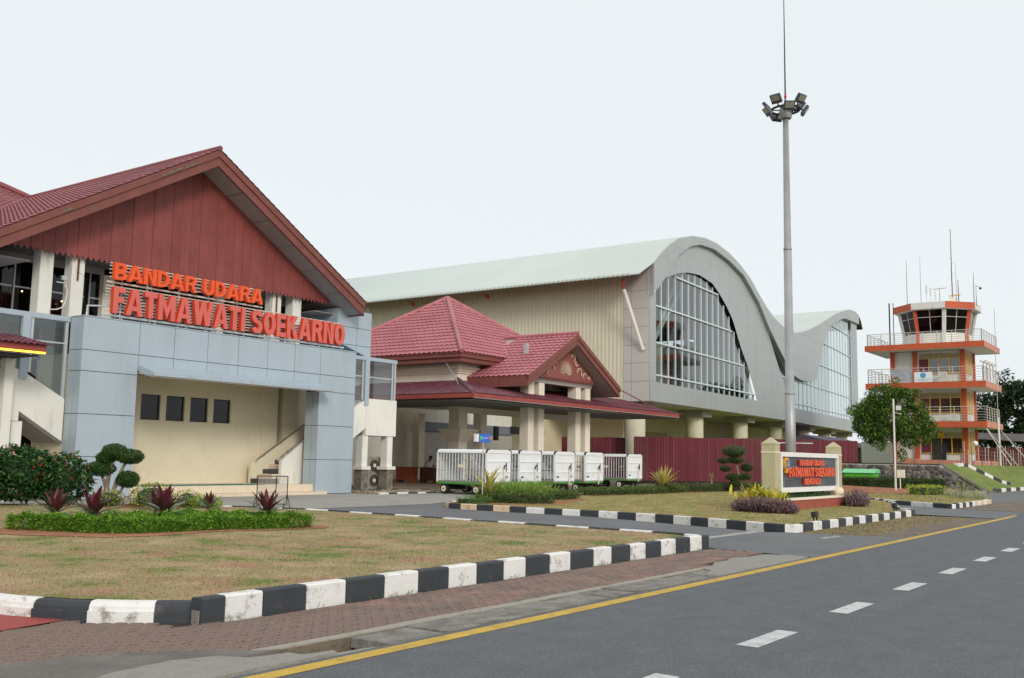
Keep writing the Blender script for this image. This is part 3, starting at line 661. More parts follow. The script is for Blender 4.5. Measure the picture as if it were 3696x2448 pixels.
MB().box(-20,14.5,35.2,36,0,6.0).build('wing_wall', m_beige, T); MB().box(-20,15.9,34.6,36.6,6.0,6.19).build('wing_slab', m_acp, T); MB().box(-20,12,36.7,36.9,6.2,9.3).build('upper_wall', m_dark, T)
# --- side wings: glazed stair enclosures (mirror images about the portal)
def wing(mir):
    X = (lambda x: x) if not mir else (lambda x: 50.21-x)
    B = lambda x0, x1, *a: MB().box(X(x0), X(x1), *a)
    def P(pts, d): 
        q = [(X(p[0]),)+tuple(p[1:]) for p in pts]; return MB().prism(q, d)
    B(31.66,35.2,31.98,32.14,6.03,6.2).build('band', m_acp, T)
    B(31.66,35.15,32.14,33.9,6.1,6.18).build('flat_roof', m_acp, T)
    B(33.04,33.31,31.95,32.14,3.95,6.028).build('post', m_acp, T)
    B(34.9,34.98,32.02,32.12,4.26,6.03).build('post', m_alu, T); B(35.05,35.15,32.0,32.12,4.26,6.03).build('post', m_alu, T)
    B(31.68,31.78,32.02,32.12,3.4,6.03).build('post', m_alu, T); B(32.9,32.99,32.02,32.12,4.2,6.03).build('post', m_alu, T)
    B(31.78,32.9,32.05,32.1,5.25,5.3).build('transom', m_alu, T); B(33.31,34.9,32.05,32.1,5.25,5.3).build('transom', m_alu, T)
    P([(31.8,32.07,3.5),(32.9,32.07,4.2),(32.9,32.07,6.03),(31.8,32.07,6.03)], (0,.012,0)).build('pane', m_clear, T)
    B(33.31,34.9,32.07,32.082,4.27,6.03).build('pane', m_clear, T)
    P([(31.66,32.0,1.95),(33.2,32.0,2.9),(33.2,32.0,4.24),(31.66,32.0,3.38)], (0,.18,0)).build('stair_parapet', m_whitew, T)
    P([(31.66,32.19,1.9),(33.2,32.19,2.85),(33.2,32.19,2.95),(31.66,32.19,2.0)], (0,1.6,0)).build('stair_soffit', m_soffit, T)
    B(33.21,35.08,31.985,32.17,2.58,4.27).build('landing_parapet', m_whitew, T)
    MB().box(X(35.08) if not mir else X(35.08)-.0, X(35.24), 31.985, 34.2, 2.58, 4.27).build('landing_parapet', m_whitew, T)
    B(33.2,35.2,32.18,34.2,2.6,2.7).build('landing', m_soffit, T)
    B(31.7,35.0,34.6,34.8,.0,6.05 if mir else 2.6).build('inner_wall', m_beige, T)
    for x in (33.05,34.72):
        pr = B(x,x+.36,32.02,32.42,1.17,2.57).build('pier', m_whitew, T)
        B(x-.12,x+.48,31.9,32.54,1.02,1.169).build('pier_cap', m_whitew, T)
        B(x-.03,x+.40,31.98,32.46,0,1.019).build('stone_base', m_stone, T)
wing(False); wing(True)
# grey clad stair tower and the sloping glazed lean-to right of the lettering
for a, b in ((33.12,34.45),(34.45,35.45)):
    for p, q in ((6.25,6.95),(6.95,7.8),(7.8,8.65)): panel_y(a,b,p,q,34.0)
for p, q in ((6.25,6.95),(6.95,7.8),(7.8,8.65)):
    panel_x(34.03,34.9,p,q,33.12); panel_x(34.9,35.9,p,q,33.12)
MB().box(33.15,35.42,34.03,38,6.22,8.6).build('stair_tower_core', m_joint, T)
for k in range(9): MB().tube([(34.3+.115*k,34.02,8.65),(34.3+.115*k+rnd.uniform(-.02,.02),34.02,8.8+(.12 if k > 6 else 0))],.012,4).build('rebar', m_rwhite, T)
MB().hexa([(29.6,32.3,7.3),(33.1,32.1,6.22),(33.1,33.9,6.22),(29.6,33.9,7.3),(29.6,32.3,7.33),(33.1,32.1,6.25),(33.1,33.9,6.25),(29.6,33.9,7.33)]).build('glazed_lean_to', M('blue_polycarbonate', c(150,178,196), .3, var=.05), T)
MB().box(32.2,32.5,33.3,33.42,5.82,5.86).build('tube_lamp', emit('tube_lamp', (.85,1,.8), 2.0), T)
for x in (19.3,20.9,21.1): MB().ball((x*.985,36.2,7.55-.1*(x-19)),.03,.03,.03,6,4).build('warm_bulb', emit('warm_bulb', (1,.55,.2), 6.0), T)
# cables, small flood lamp on the balcony
MB().tube(smooth_path([(19.6,34.3,7.75),(19.68,34.25,7.4),(19.62,34.3,6.9),(19.4,34.35,6.75),(19.1,34.4,6.72)],2),.02,6).build('cable', m_whitew, T)
MB().box(19.42,19.6,34.2,34.3,7.85,8.0).build('flood_lamp', m_alu, T); MB().box(19.25,19.6,34.25,34.3,7.72,7.76).build('lamp_arm', m_alu, T)
MB().tube([(20.15,34.45,8.3),(20.2,34.0,8.0),(20.6,31.6,6.7)],.006,4).build('stay_wire', m_frame, T)
MB().box(20.13,20.18,34.43,34.49,7.95,8.75).build('bracket', M('rust', c(110,74,54), .8), T); MB().box(29.72,29.77,34.43,34.49,8.0,8.75).build('bracket', MATS['rust'], T)
MB().tube([(18.9,31.6,6.24),(18.9,31.6,6.62),(19.9,31.5,6.72),(19.9,31.5,6.3)],.035,6).build('pipe_rail', m_alu, T); MB().tube([(19.9,31.5,6.72),(21.2,31.5,6.5)],.03,6).build('pipe_rail', m_alu, T)

# ------------------------------------------------------------------ the big lettering (one sign: rack + letters)
m_let = M('faded_red_letter', c(214,104,94), .45, var=.05, scale=3); m_lets = M('letter_side', c(222,74,40), .45, var=.05)
m_let2 = M('orange_letter', c(236,92,44), .4, var=.04); m_rack = M('white_rack', c(206,200,190), .6, var=.1, dirt=c(130,110,90), dirt_amt=.5)
S1 = thing('rooftop_lettering', 'large raised red words on a slatted white rack along the portal parapet', 'sign', (25.2,31.4,6.24))
for k, (ch, me) in enumerate(text_mesh('letter', 'BANDAR UDARA', 6.62, .6, .16, (m_let2, m_let2), .22)):
    o = put('letter', me, S1); o.location = (19.62,31.22,7.63)
for k, (ch, me) in enumerate(text_mesh('letter', 'FATMAWATI SOEKARNO', 11.25, .94, .18, (m_let, m_lets), .25)):
    o = put('letter', me, S1); o.location = (19.62,31.2,6.43)
for z in [7.42,7.31,7.2,7.09,6.98,6.87,6.76,6.65,6.54]: MB().box(19.5,30.9,31.5,31.53,z-.022,z+.022).build('rack_slat', m_rack, S1)
for z in [7.75,7.88,8.01,8.14,8.24]: MB().box(19.6,26.35,31.5,31.53,z-.02,z+.02).build('rack_slat', m_rack, S1)
MB().box(19.5,26.4,31.42,31.5,7.52,7.58).build('rack_beam', m_rack, S1); MB().box(19.3,31.0,31.36,31.5,6.33,6.40).build('rack_beam', m_alu, S1)
for k in range(9):
    x = 19.8+1.35*k; MB().box(x,x+.05,31.55,31.6,6.24,8.2 if x < 26.3 else 7.45).build('rack_post', m_rack, S1)
    MB().box(x+.3,x+.35,31.42,31.47,6.24,6.33).build('rack_foot', m_alu, S1)

# ------------------------------------------------------------------ left red canopy with a running-text display
CN = thing('tiled_canopy', 'small purple tiled canopy with glowing yellow display strip at the left edge', 'canopy', (14,30.5,0))
MB().hexa([(6,30.0,4.62),(16.68,30.0,4.62),(16.68,32.3,5.3),(6,32.3,5.3),(6,30.0,4.92),(16.68,30.0,4.92),(16.68,32.3,5.4),(6,32.3,5.4)]).build('fascia', m_fascia, CN)
tile_roof((6,29.86,4.92), (1,0,0), (0,1,.2), (0,-.2,1), lambda u, v: True, 10.85, 2.4, m_tileC, 'roof_tiles', CN, tw=.2, th=.3)
for a, b in ((15.3,16.0),(16.02,16.65),(14.4,15.28)): MB().box(a,b,29.98,29.999,4.64,4.7).build('display_module', emit('led_text', (1,.62,.05), 2.2), CN)
MB().box(6,16.5,30.1,32.2,4.56,4.6).build('soffit', m_dark, CN)
MB().box(16.2,16.5,31.5,31.8,0,4.55).build('post', m_whitew, CN)
# ================================================================== PAVILION (pyramid roof, portico, low tiled canopy)
PV = thing('arrival_pavilion', 'cream pavilion with rose tiled pyramid roof and carved portico gable behind the trolleys', 'building', (46,33,0))
x0, y0, AP = 42.4, 33.8, 6.3
ax, ay, az, ez = x0+AP, y0+AP, 11.8, 7.45
ps = (az-ez)/AP; psl = sqrt(1+ps*ps)
tile_roof((x0,y0,ez), (1,0,0), (0,1,ps), (0,-ps,1), lambda u, v: v/psl < u < 2*AP-v/psl, 2*AP, AP*psl, m_tileB, 'roof_tiles', PV, tw=.36, th=.42, amp=.032, lift=.045)
tile_roof((x0,y0,ez), (0,1,0), (1,0,ps), (-ps,0,1), lambda u, v: v/psl < u < 2*AP-v/psl, 2*AP, AP*psl, m_tileB, 'roof_tiles', PV, tw=.36, th=.42, amp=.032, lift=.045)
mb = MB()
for a, b in (((x0,y0),(x0+2*AP,y0)),((x0+2*AP,y0),(x0+2*AP,y0+2*AP)),((x0+2*AP,y0+2*AP),(x0,y0+2*AP)),((x0,y0+2*AP),(x0,y0))): mb.face([(a[0],a[1],ez-.05),(b[0],b[1],ez-.05),(ax,ay,az-.05)])
mb.build('roof_deck', m_tileB, PV)
for hx, hy in ((x0,y0),(x0+2*AP,y0),(x0,y0+2*AP)): MB().tube([(hx,hy,ez+.04),(ax,ay,az+.04)],.13,8).build('hip_cap', m_tileB, PV)
# two-step fascia and wall with cornice mouldings
def ring(i, z0, z1, t, name, mt, sides='xy'):
    a, b, d = x0+i, y0+i, 2*AP-2*i
    if 'x' in sides: MB().box(a,a+t,b,b+d,z0,z1).build(name, mt, PV)
    if 'y' in sides: MB().box(a+t+.002,a+d,b,b+t,z0,z1).build(name, mt, PV)
ring(.06,ez-.28,ez-.02,.08,'fascia',m_barge); ring(.16,ez-.52,ez-.26,.08,'fascia',m_barge)
MB().box(x0+.2,x0+2*AP-.2,y0+.2,y0+2*AP-.2,ez-.50,ez-.46).build('soffit', m_soffit, PV)
WI = 1.1
wa, wb = x0+WI, y0+WI
MB().box(wa,wa+9.6,wb,wb+9.6,4.9,ez-.51).build('upper_wall', m_cream, PV)
for i, z0_, z1_ in ((.22,6.62,6.76),(.14,6.5,6.62),(.07,6.38,6.5)):
    MB().box(wa-i,wa+9,wb-i,wb+9.6,z0_,z1_).build('cornice', m_cream, PV)
# low canopy round two sides: corner at (38.73,30.06)
cx, cy, cz = 38.73, 30.06, 4.86
cw = wa-cx; chz = 5.95; cs_ = (chz-cz)/cw; csl = sqrt(1+cs_*cs_)
XE = 61.6
inF = lambda u, v: u > v/csl
tile_roof((cx,cy,cz), (1,0,0), (0,1,cs_), (0,-cs_,1), inF, XE-cx+.4, cw*csl, m_tileC, 'roof_tiles', PV, tw=.21, th=.34, amp=.025, lift=.03)
tile_roof((cx,cy,cz), (0,1,0), (1,0,cs_), (-cs_,0,1), inF, 12, cw*csl, m_tileC, 'roof_tiles', PV, tw=.21, th=.34, amp=.025, lift=.03)
mb = MB(); mb.face([(cx+.1,cy+.1,cz-.06),(XE,cy+.1,cz-.06),(XE,cy+cw,chz-.06),(wa,wb,chz-.06)]); mb.face([(cx+.1,cy+.1,cz-.06),(wa,wb,chz-.06),(wa,42,chz-.06),(cx+.1,42,cz-.06)])
mb.face([(XE,cy+.1,cz-.06),(XE,cy+cw,cz-.06),(XE,cy+cw,chz-.06)]); mb.build('canopy_deck', m_tileC, PV)
MB().tube([(cx,cy,cz+.05),(wa,wb,chz+.08)],.12,8).build('hip_cap', m_tileC, PV)
MB().box(cx+.0,XE,cy+.0,cy+.06,cz-.24,cz-.02).build('fascia', m_fascia, PV); MB().box(cx,cx+.06,cy+.062,42,cz-.24,cz-.02).build('fascia', m_fascia, PV)
MB().box(cx-.02,XE+.02,cy-.02,cy-.003,cz-.262,cz-.245).build('gutter_lip', m_alu, PV)
MB().box(cx+.2,XE-.1,cy+.2,cy+cw+.5,cz-.34,cz-.3).build('soffit', M('grey_soffit', c(120,118,116), .9), PV); MB().box(cx+.2,wa+.5,cy+cw+.51,42,cz-.34,cz-.3).build('soffit', MATS['grey_soffit'], PV)
for (a, b) in (((42.7,35.2,6.98),(43.0,34.1,5.35)),((42.7,35.2,6.98),(41.6,33.2,5.4)),((55.1,31.2,6.2),(60.2,31.4,5.3))): MB().tube([a,b],.035,6).build('tie_rod', m_barge if a[0] > 50 else m_rwhite, PV)
MB().box(46.9,47.15,32.6,32.8,7.05,8.3).build('downpipe', m_alu, PV)
# ground floor: corner column with capital, back walls, floor
def pav_col(x, y, w, z1, cap=False):
    cb = MB().box(x,x+w,y,y+w,0.02,z1).build('column', m_cream, PV)
    if cap:
        MB().hexa([(x-.05,y-.05,2.55),(x+w+.05,y-.05,2.55),(x+w+.05,y+w+.05,2.55),(x-.05,y+w+.05,2.55),(x-.4,y-.4,3.12),(x+w+.4,y-.4,3.12),(x+w+.4,y+w+.4,3.12),(x-.4,y+w+.4,3.12)]).build('capital', m_cream, cb)
        MB().box(x-.45,x+w+.45,y-.45,y+w+.45,3.121,3.24).build('abacus', m_cream, cb)
pav_col(43.7,34.9,.75,4.5,True)
MB().box(43.6,56,34.95,35.6,4.2,4.54).build('beam', m_cream, PV)
MB().box(cx+.5,64,45.8,46,0,5.2).build('rear_wall', M('pavilion_wall', c(226,222,210), .85, var=.03, dirt=c(180,172,156), dirt_amt=.3), PV); MB().box(38.6,38.9,35.9,45.8,0,4.6).build('side_wall', MATS['pavilion_wall'], PV)
MB().box(51.5,52.1,44.6,45.2,0,4.6).build('column', m_cream, PV)
MB().box(53,63.8,45.6,45.79,.1,3.4).build('roller_shutter', M('shutter_grey', c(178,174,164), .6, var=.06), PV)
MB().box(52.3,63.9,45.5,45.78,3.45,4.1).build('shutter_box', M('shutter_box', c(120,124,134), .7), PV)
MB().box(58.6,60.3,42.0,42.06,3.4,3.95).build('hanging_board', m_frame, PV); MB().box(60.5,63,42.0,42.06,3.55,3.75).build('red_board', m_fascia, PV)
MB().box(56.6,57.0,41.9,42.1,2.9,3.9).build('speaker_box', m_frame, PV)
struct('pavilion_floor', MB().box(36.6,60.5,31.3,46,-.1,.10), M('dusty_floor', c(126,110,96), .9, var=.15, scale=1.5))
# portico: pairs of columns, gable with carved board, tiled roof
PYC = 31.75
for x in (45.95,47.0,51.0,52.12): MB().box(x,x+.57,PYC,PYC+.57,.02,6.6).build('column', m_cream, PV)
for x in (45.95,51.0): MB().box(x+.1,x+.67,PYC+3.4,PYC+3.97,.02,6.5).build('column', m_cream, PV)
gx, gr, gs = 49.45, 30.7, .555
gzr = 9.03; ge = 5.05; gsl = sqrt(1+gs*gs)
for sgn in (-1, 1):
    tile_roof((gx+sgn*(ge+.1),gr-.05,gzr-gs*(ge+.1)), (0,1,0), (-sgn,0,gs), (sgn*gs,0,1), lambda u, v: True, 4.4, (ge+.1)*gsl, m_tileB, 'roof_tiles', PV, tw=.36, th=.42, amp=.032, lift=.045)
    MB().hexa([(gx,gr+.1,gzr-.62),(gx+sgn*ge,gr+.1,gzr-.62-gs*ge),(gx+sgn*ge,gr+6,gzr-.62-gs*ge),(gx,gr+6,gzr-.62),(gx,gr+.1,gzr-.06),(gx+sgn*ge,gr+.1,gzr-.06-gs*ge),(gx+sgn*ge,gr+6,gzr-.06-gs*ge),(gx,gr+6,gzr-.06)]).build('roof_body', m_soffit, PV)
    for (ya, yb, d0, d1) in ((gr-.06,gr+.02,.02,.3),(gr,gr+.09,.27,.64)):
        e = ge+.04
        MB().hexa([(gx,ya,gzr-d1),(gx+sgn*e,ya,gzr-d1-gs*e),(gx+sgn*e,yb,gzr-d1-gs*e),(gx,yb,gzr-d1),(gx,ya,gzr-d0),(gx+sgn*e,ya,gzr-d0-gs*e),(gx+sgn*e,yb,gzr-d0-gs*e),(gx,yb,gzr-d0)]).build('barge_board', m_barge, PV)
    MB().box(gx+sgn*(ge-.0),gx+sgn*(ge+.07),gr+.1,gr+6,gzr-gs*ge-.64,gzr-gs*ge-.02).build('fascia', m_barge, PV)
MB().tube([(gx,gr-.08,gzr+.04),(gx,36,gzr+.04)],.12,8).build('ridge_cap', m_tileB, PV)
MB().box(45.9,52.8,PYC-.02,PYC+.6,6.0,6.28).build('tie_beam', m_soffit, PV)
# carved gable board with toothed lower edge
gb = 31.5; zb = 6.42; hw = 3.2
poly = []; nt_ = 26
for k in range(nt_+1):
    x = gx-hw+2*hw*k/nt_; poly.append((x, gb, zb))
    if k < nt_: poly.append((x+hw/nt_, gb, zb-.24)); 
top = gzr-.64
poly += [(gx+hw,gb,max(zb+.05,top-gs*hw)),(gx,gb,top),(gx-hw,gb,max(zb+.05,top-gs*hw))]
board = MB().prism(poly, (0,.05,0)).build('gable_board', M('gable_red', c(146,84,78), .6, var=.1), PV)
m_carve = M('carving', c(206,186,164), .7, var=.12, scale=6)
for k in range(11):
    a = radians(18+14.4*k); p0 = (gx+.2*cos(a), gb-.02, zb+.12+.2*sin(a)); L_ = .62+.32*sin(a)
    MB().tube([p0, (gx+L_*.7*cos(a),gb-.02,zb+.12+L_*.7*sin(a)), (gx+L_*cos(a),gb-.02,zb+.12+L_*sin(a))],[.012,.04,.015],5).build('carved_petal', m_carve, board)
for sgn in (-1, 1):
    for (px, pz, R, a0, a1) in ((1.45,.45,.33,-40,200),(2.1,.25,.24,0,260),(.75,1.28,.26,-60,190),(1.2,.95,.18,120,360),(2.6,.12,.16,-20,200),(.25,1.72,.16,0,220)):
        pts = [(gx+sgn*(px+R*(1-.5*t)*cos(radians(lerp(a0,a1,t)))), gb-.02, zb+pz+R*(1-.5*t)*sin(radians(lerp(a0,a1,t)))) for t in [q/9 for q in range(10)]]
        MB().tube(pts,[.025+.03*sin(pi*q/9) for q in range(10)],5).build('carved_scroll', m_carve, board)
# debris strip and broken kerb in front of the pavilion
struct('rubble_strip', MB().box(31.75,38.6,29.75,31.28,-.1,.06), M('rubble', c(138,124,106), .95, var=.3, scale=5, bump=.8, bscale=15))
rub = MB()
for k in range(260):
    x, y = rnd.uniform(31.9,38.4), rnd.uniform(29.8,31.9); s = rnd.uniform(.02,.07); rub.ball((x,y,.06+s*.3),s,s*rnd.uniform(.6,1),s*.6,5,3)
tag(rub.build('rubble', M('rubble_bits', c(168,150,130), .95, var=.4, scale=2), kind='stuff'), 'loose rubble and stone chips in front of the pavilion', 'rubble')
kerb([(31.8,29.72),(33,29.66),(36.5,29.5),(38.4,29.4)], .07, .14, [.62,.55,.7], 0, '')

# ================================================================== NEW HALL with the wave roof
HX, HY, PH0, KAP = 65.0, 34.08, radians(3), radians(.06)
def HP(s, off=0.):
    n = 24; x, y = HX, HY
    for k in range(n):
        p = PH0+KAP*(s*(k+.5)/n); x += cos(p)*s/n; y += sin(p)*s/n
    p = PH0+KAP*s
    return (x-sin(p)*off, y+cos(p)*off)
def H3(s, z, off=0.): a = HP(s, off); return (a[0], a[1], z)
HL = thing('wave_roof_hall', 'long silver hall with wave shaped roof, arched glazing and round cream columns', 'building', (95,37,0))
m_hpan = M('grey_cladding', c(176,180,180), .45, .25, var=.03, scale=.3)
m_hback = M('cladding_seam', c(206,208,206), .6)
m_croof = M('pale_roof_sheet', c(194,203,198), .55, var=.03, scale=.2)
m_corr = M('beige_corrugated', c(216,208,184), .6, var=.04, scale=.4)
m_hglass = glass('curtain_glass', (.66,.76,.78), 1.5)
m_mull = M('mullion', c(214,224,226), .45, .1, var=.03)
TOP = [(0,16.36),(1.2,17.25),(2.9,18.25),(4.6,19.05),(7.6,19.85),(10.4,20.23),(13.2,20.3),(16.3,20.05),(19.5,19.45),(22.1,18.75),(24.8,17.62),(27.1,16.75),(29.3,16.1),(32,15.65),(34.5,15.45),(36.8,15.42),(38.9,15.62),(42.9,16.35),(47.7,17.5),(51.8,18.58),(58.7,20.4),(65.2,21.75),(68.8,22.3),(72.6,22.55),(75.4,22.4)]
RIB = [(0,14.0),(1.1,14.8),(2.4,15.8),(3.4,16.75),(4.6,17.7),(7.1,18.95),(9.4,19.5),(12.5,19.7),(16.3,19.4),(20.3,18.7),(24.7,16.87),(27.8,14.9),(31.1,13.2),(34.9,11.45),(37,10.85),(39.2,10.62),(40.8,10.59),(42.5,10.63),(45.2,10.81),(46.7,11.2),(47.7,12.07),(48.8,13.29),(50.5,15.29),(52.7,17.4),(56.2,18.79),(59.8,19.68),(64.4,20.6),(69.7,20.9),(75.4,21.2)]
ARCH = [(1.15,14.83),(2.9,15.67),(5.2,16.41),(7.4,16.84),(10.0,17.06),(12.8,16.85),(14.6,16.21),(16.5,15.29),(18.1,14.28),(20.1,12.19),(22.2,10.45),(24.4,8.08),(24.7,7.5)]
def interp(P, s):
    if s <= P[0][0]: return P[0][1]
    for a, b in zip(P[:-1], P[1:]):
        if s <= b[0]: return lerp(a[1], b[1], (s-a[0])/(b[0]-a[0]))
    return P[-1][1]
def densify(P, d=.6):
    out = []
    for a, b in zip(P[:-1], P[1:]):
        n = max(1, int((b[0]-a[0])/d)); out += [(lerp(a[0],b[0],k/n), lerp(a[1],b[1],k/n)) for k in range(n)]
    return out+[P[-1]]
def clad(poly, off, ds, dz, z0, name='cladding_panel', mt=None, t=.012, g=.014, back=True):
    """split a region of the facade (s,z) into panels with open joints"""
    s0 = min(p[0] for p in poly); s1 = max(p[0] for p in poly); zlo = min(p[1] for p in poly); zhi = max(p[1] for p in poly)
    js = int(s0//ds)
    while js*ds < s1:
        jz = int((zlo-z0)//dz)
        while z0+jz*dz < zhi:
            cell = clip_cell(poly, js*ds+g, (js+1)*ds-g, z0+jz*dz+g, z0+(jz+1)*dz-g)
            if cell and area2(cell) > .04:
                mb = MB(); n = len(cell)
                A = [H3(p[0], p[1], off) for p in cell]; B = [H3(p[0], p[1], off+t) for p in cell]
                mb.v = A+B; mb.f = [tuple(range(n))]+[(k, k+n, (k+1) % n+n, (k+1) % n) for k in range(n)]; mb.m = [0]*(n+1)
                mb.build(name, mt or m_hpan, HL)
            jz += 1
        js += 1
def sheet(P_hi, P_lo, s0, s1, off, name, mt, n=120, t=.0):
    mb = MB()
    for k in range(n+1):
        s = lerp(s0, s1, k/n); hi = interp(P_hi, s) if isinstance(P_hi, list) else P_hi; lo = interp(P_lo, s) if isinstance(P_lo, list) else P_lo
        mb.v += [H3(s, lo, off), H3(s, max(hi, lo), off)]
    for k in range(n): mb.f.append((2*k, 2*k+2, 2*k+3, 2*k+1)); mb.m.append(0)
    return mb.build(name, mt, HL)
DT, DR = densify(TOP), densify(RIB)
clad(DT+list(reversed(DR)), -.35, 2.45, 1.36, 7.45); sheet(TOP, RIB, 0, 75.4, -.335, 'cladding_backing', m_hback)
# underside return of the proud ribbon (depth between ribbon and the wall plane)
mb = MB()
for k, p in enumerate(DR): mb.v += [H3(p[0], p[1], -.35), H3(p[0], p[1], .35)]
for k in range(len(DR)-1): mb.f.append((2*k,2*k+1,2*k+3,2*k+2)); mb.m.append(0)
mb.build('ribbon_soffit', m_hpan, HL)
# wall wedge between the two glazed fields
G2L = [(29.2,14.05),(30.8,12.57),(32.1,11.48),(33.7,10.2),(34.7,9.3),(36.3,7.5)]
low = [p for p in DR if 1.2 < p[0] < 29.2]
arch_d = densify(ARCH, .8)
wedge = list(reversed(low))+arch_d+[(36.3,7.5)]+list(reversed(G2L[:-1]))
clad(wedge, 0, 2.45, 1.36, 7.45)
mb = MB(); mb.face([H3(p[0],p[1],.055) for p in wedge]); 
def wedge_back():
    mb = MB(); n = 90
    for k in range(n+1):
        s = lerp(1.2, 36.3, k/n); lo = interp(ARCH, s) if s < 24.7 else 7.5; hi = interp(RIB, s) if s < 29.2 else interp(G2L, s)
        mb.v += [H3(s, lo, .015), H3(s, max(hi, lo), .015)]
    for k in range(n): mb.f.append((2*k,2*k+2,2*k+3,2*k+1)); mb.m.append(0)
    mb.build('cladding_backing', m_hback, HL)
wedge_back()
clad([(0,6.02),(75.4,6.02),(75.4,7.5),(0,7.5)], -.02, 1.35, 1.48, 6.02); sheet(7.48, 6.04, 0, 75.4, -.005, 'cladding_backing', m_hback)
clad([(0,7.5),(1.12,7.5),(1.12,14.83),(0,14.0)], 0, 1.12, 1.36, 7.45); sheet(14.2, 7.5, 0, 1.12, .015, 'cladding_backing', m_hback, 2)
clad([(71.2,7.5),(75.4,7.5),(75.4,21.2),(71.2,21.0)], 0, 2.1, 1.36, 7.45); sheet(21.1, 7.5, 70.6, 75.4, .015, 'cladding_backing', m_hpan, 6)
# glazing: panes, mullions and transoms
def glaze(poly, sm, zt, off, vis_top):
    for a, b in zip(sm[:-1], sm[1:]):
        for p, q in zip(zt[:-1], zt[1:]):
            cell = clip_cell(poly, a+.04, b-.04, p+.03, q-.03)
            if cell and area2(cell) > .05: MB().face([H3(v[0], v[1], off+.1) for v in cell]); mb = MB(); mb.face([H3(v[0], v[1], off+.1) for v in cell]); mb.build('pane', m_hglass, HL)
    for s in sm:
        hi = vis_top(s)
        if hi and hi > 7.7:
            z0_ = 7.5 if isinstance(hi, float) else hi[0]; z1_ = hi
            a, b = HP(s-.06, off+.065), HP(s+.06, off+.065); a2, b2 = HP(s-.06, off+.2), HP(s+.06, off+.2)
            MB().hexa([(a[0],a[1],7.5),(b[0],b[1],7.5),(b2[0],b2[1],7.5),(a2[0],a2[1],7.5),(a[0],a[1],hi),(b[0],b[1],hi),(b2[0],b2[1],hi),(a2[0],a2[1],hi)]).build('mullion', m_mull, HL)
arch_poly = arch_d+[(1.15,7.5)]
SM1 = [1.15+1.37*k for k in range(18)]
ZT = [7.5,8.05,10.5,13.3,16.1,18.9,21.7]
glaze(arch_poly, SM1, ZT, .12, lambda s: interp(ARCH, s))
def transom(z, s0, s1, off):
    n = max(2, int((s1-s0)/2)); 
    for k in range(n):
        a, b = lerp(s0,s1,k/n), lerp(s0,s1,(k+1)/n); A, B, A2, B2 = HP(a,off), HP(b,off), HP(a,off+.12), HP(b,off+.12)
        MB().hexa([(A[0],A[1],z-.06),(B[0],B[1],z-.06),(B2[0],B2[1],z-.06),(A2[0],A2[1],z-.06),(A[0],A[1],z+.06),(B[0],B[1],z+.06),(B2[0],B2[1],z+.06),(A2[0],A2[1],z+.06)]).build('transom', m_mull, HL)
def span(z):
    s = [p[0] for p in arch_d if p[1] > z]; return (1.2 if z < 14.8 else min(s), max(s))
for z in ZT[1:5]: a, b = span(z); transom(z, a, b, .08)
g2_top = lambda s: interp(G2L, s) if s < 34.9 else interp(RIB, s)
g2_poly = [(36.3,7.5)]+list(reversed(G2L[:-1]))+[p for p in DR if 29.3 < p[0] < 71.2]+[(71.2,7.5)]
SM2 = [29.5+1.9*k for k in range(23)]
def g2m(s):
    if s < 36.3: return None
    return min(interp(RIB, s), 20.9)
glaze(g2_poly, SM2, ZT, .12, g2m)
transom(8.05, 36, 71, .08); transom(10.5, 34, 71, .08); transom(13.3, 48.9, 71, .08); transom(16.1, 51.5, 71, .08); transom(18.9, 57, 71, .08)
# roof: the wave extruded back, with overhanging eave on the left and a lip at the front
RT = [(-2.6,15.05),(-1.2,15.75)]+DT+[(77.2,21.9),(78.6,20.9)]
mb = MB(); DY = 62
for s, z in RT:
    f_ = HP(s, -.34); 
    mb.v += [(f_[0],f_[1],z-.06),(f_[0]+.0,f_[1]+DY,z-.06),(f_[0],f_[1],z+.07),(f_[0],f_[1]+DY,z+.07)]
n = len(RT)
for k in range(n-1):
    a, b = 4*k, 4*k+4
    mb.f += [(a,a+1,b+1,b),(a+2,b+2,b+3,a+3),(a,b,b+2,a+2),(a+1,a+3,b+3,b+1)]; mb.m += [1,0,0,0]
mb.f += [(0,2,3,1),(4*n-4,4*n-3,4*n-1,4*n-2)]; mb.m += [0,0]
mb.build('roof', [m_croof, M('roof_underside', c(92,72,68), .85)], HL, True)
# standing ribs on the roof sheet so that it reads as profiled metal at the eave
rb = MB()
for k in range(150):
    y = HY+.3+k*.4; a = HP(-2.6,0); rb.box(a[0]-.03,a[0]+.25,y,y+.2,15.0,15.15)
rb.build('eave_profile', m_croof, HL)
# left long wall: silver corner strip and corrugated sheeting
for p, q in zip([6.02,7.5,8.86,10.22,11.58,12.94,14.3],[7.5,8.86,10.22,11.58,12.94,14.3,15.9]):
    for a, b in ((34.1,35.6),(35.6,36.3)): MB().box(64.96,65.0,a+.015,b-.015,p+.015,q-.015).build('cladding_panel', M('warm_lit_cladding', c(198,190,186), .5, .1, var=.03, scale=.4), HL)  # pinkish tint: warm light on this side put into the cladding colour
MB().box(65.01,65.3,34.12,36.3,6.04,15.9).build('corner_core', m_hback, HL)
mb = MB(); y = 36.32; k = 0
while y < 96:
    mb.v += [(65.02,y,6.0),(65.02,y,16.2),(64.995,y+.06,6.0),(64.995,y+.06,16.2),(64.995,y+.2,6.0),(64.995,y+.2,16.2),(65.02,y+.26,6.0),(65.02,y+.26,16.2)]
    i = 8*k
    for a in (0,2,4): mb.f.append((i+a,i+a+1,i+a+3,i+a+2)); mb.m.append(0)
    if k: mb.f.append((i-2,i-1,i+1,i)); mb.m.append(0)
    y += .34; k += 1
mb.build('corrugated_wall', m_corr, HL)
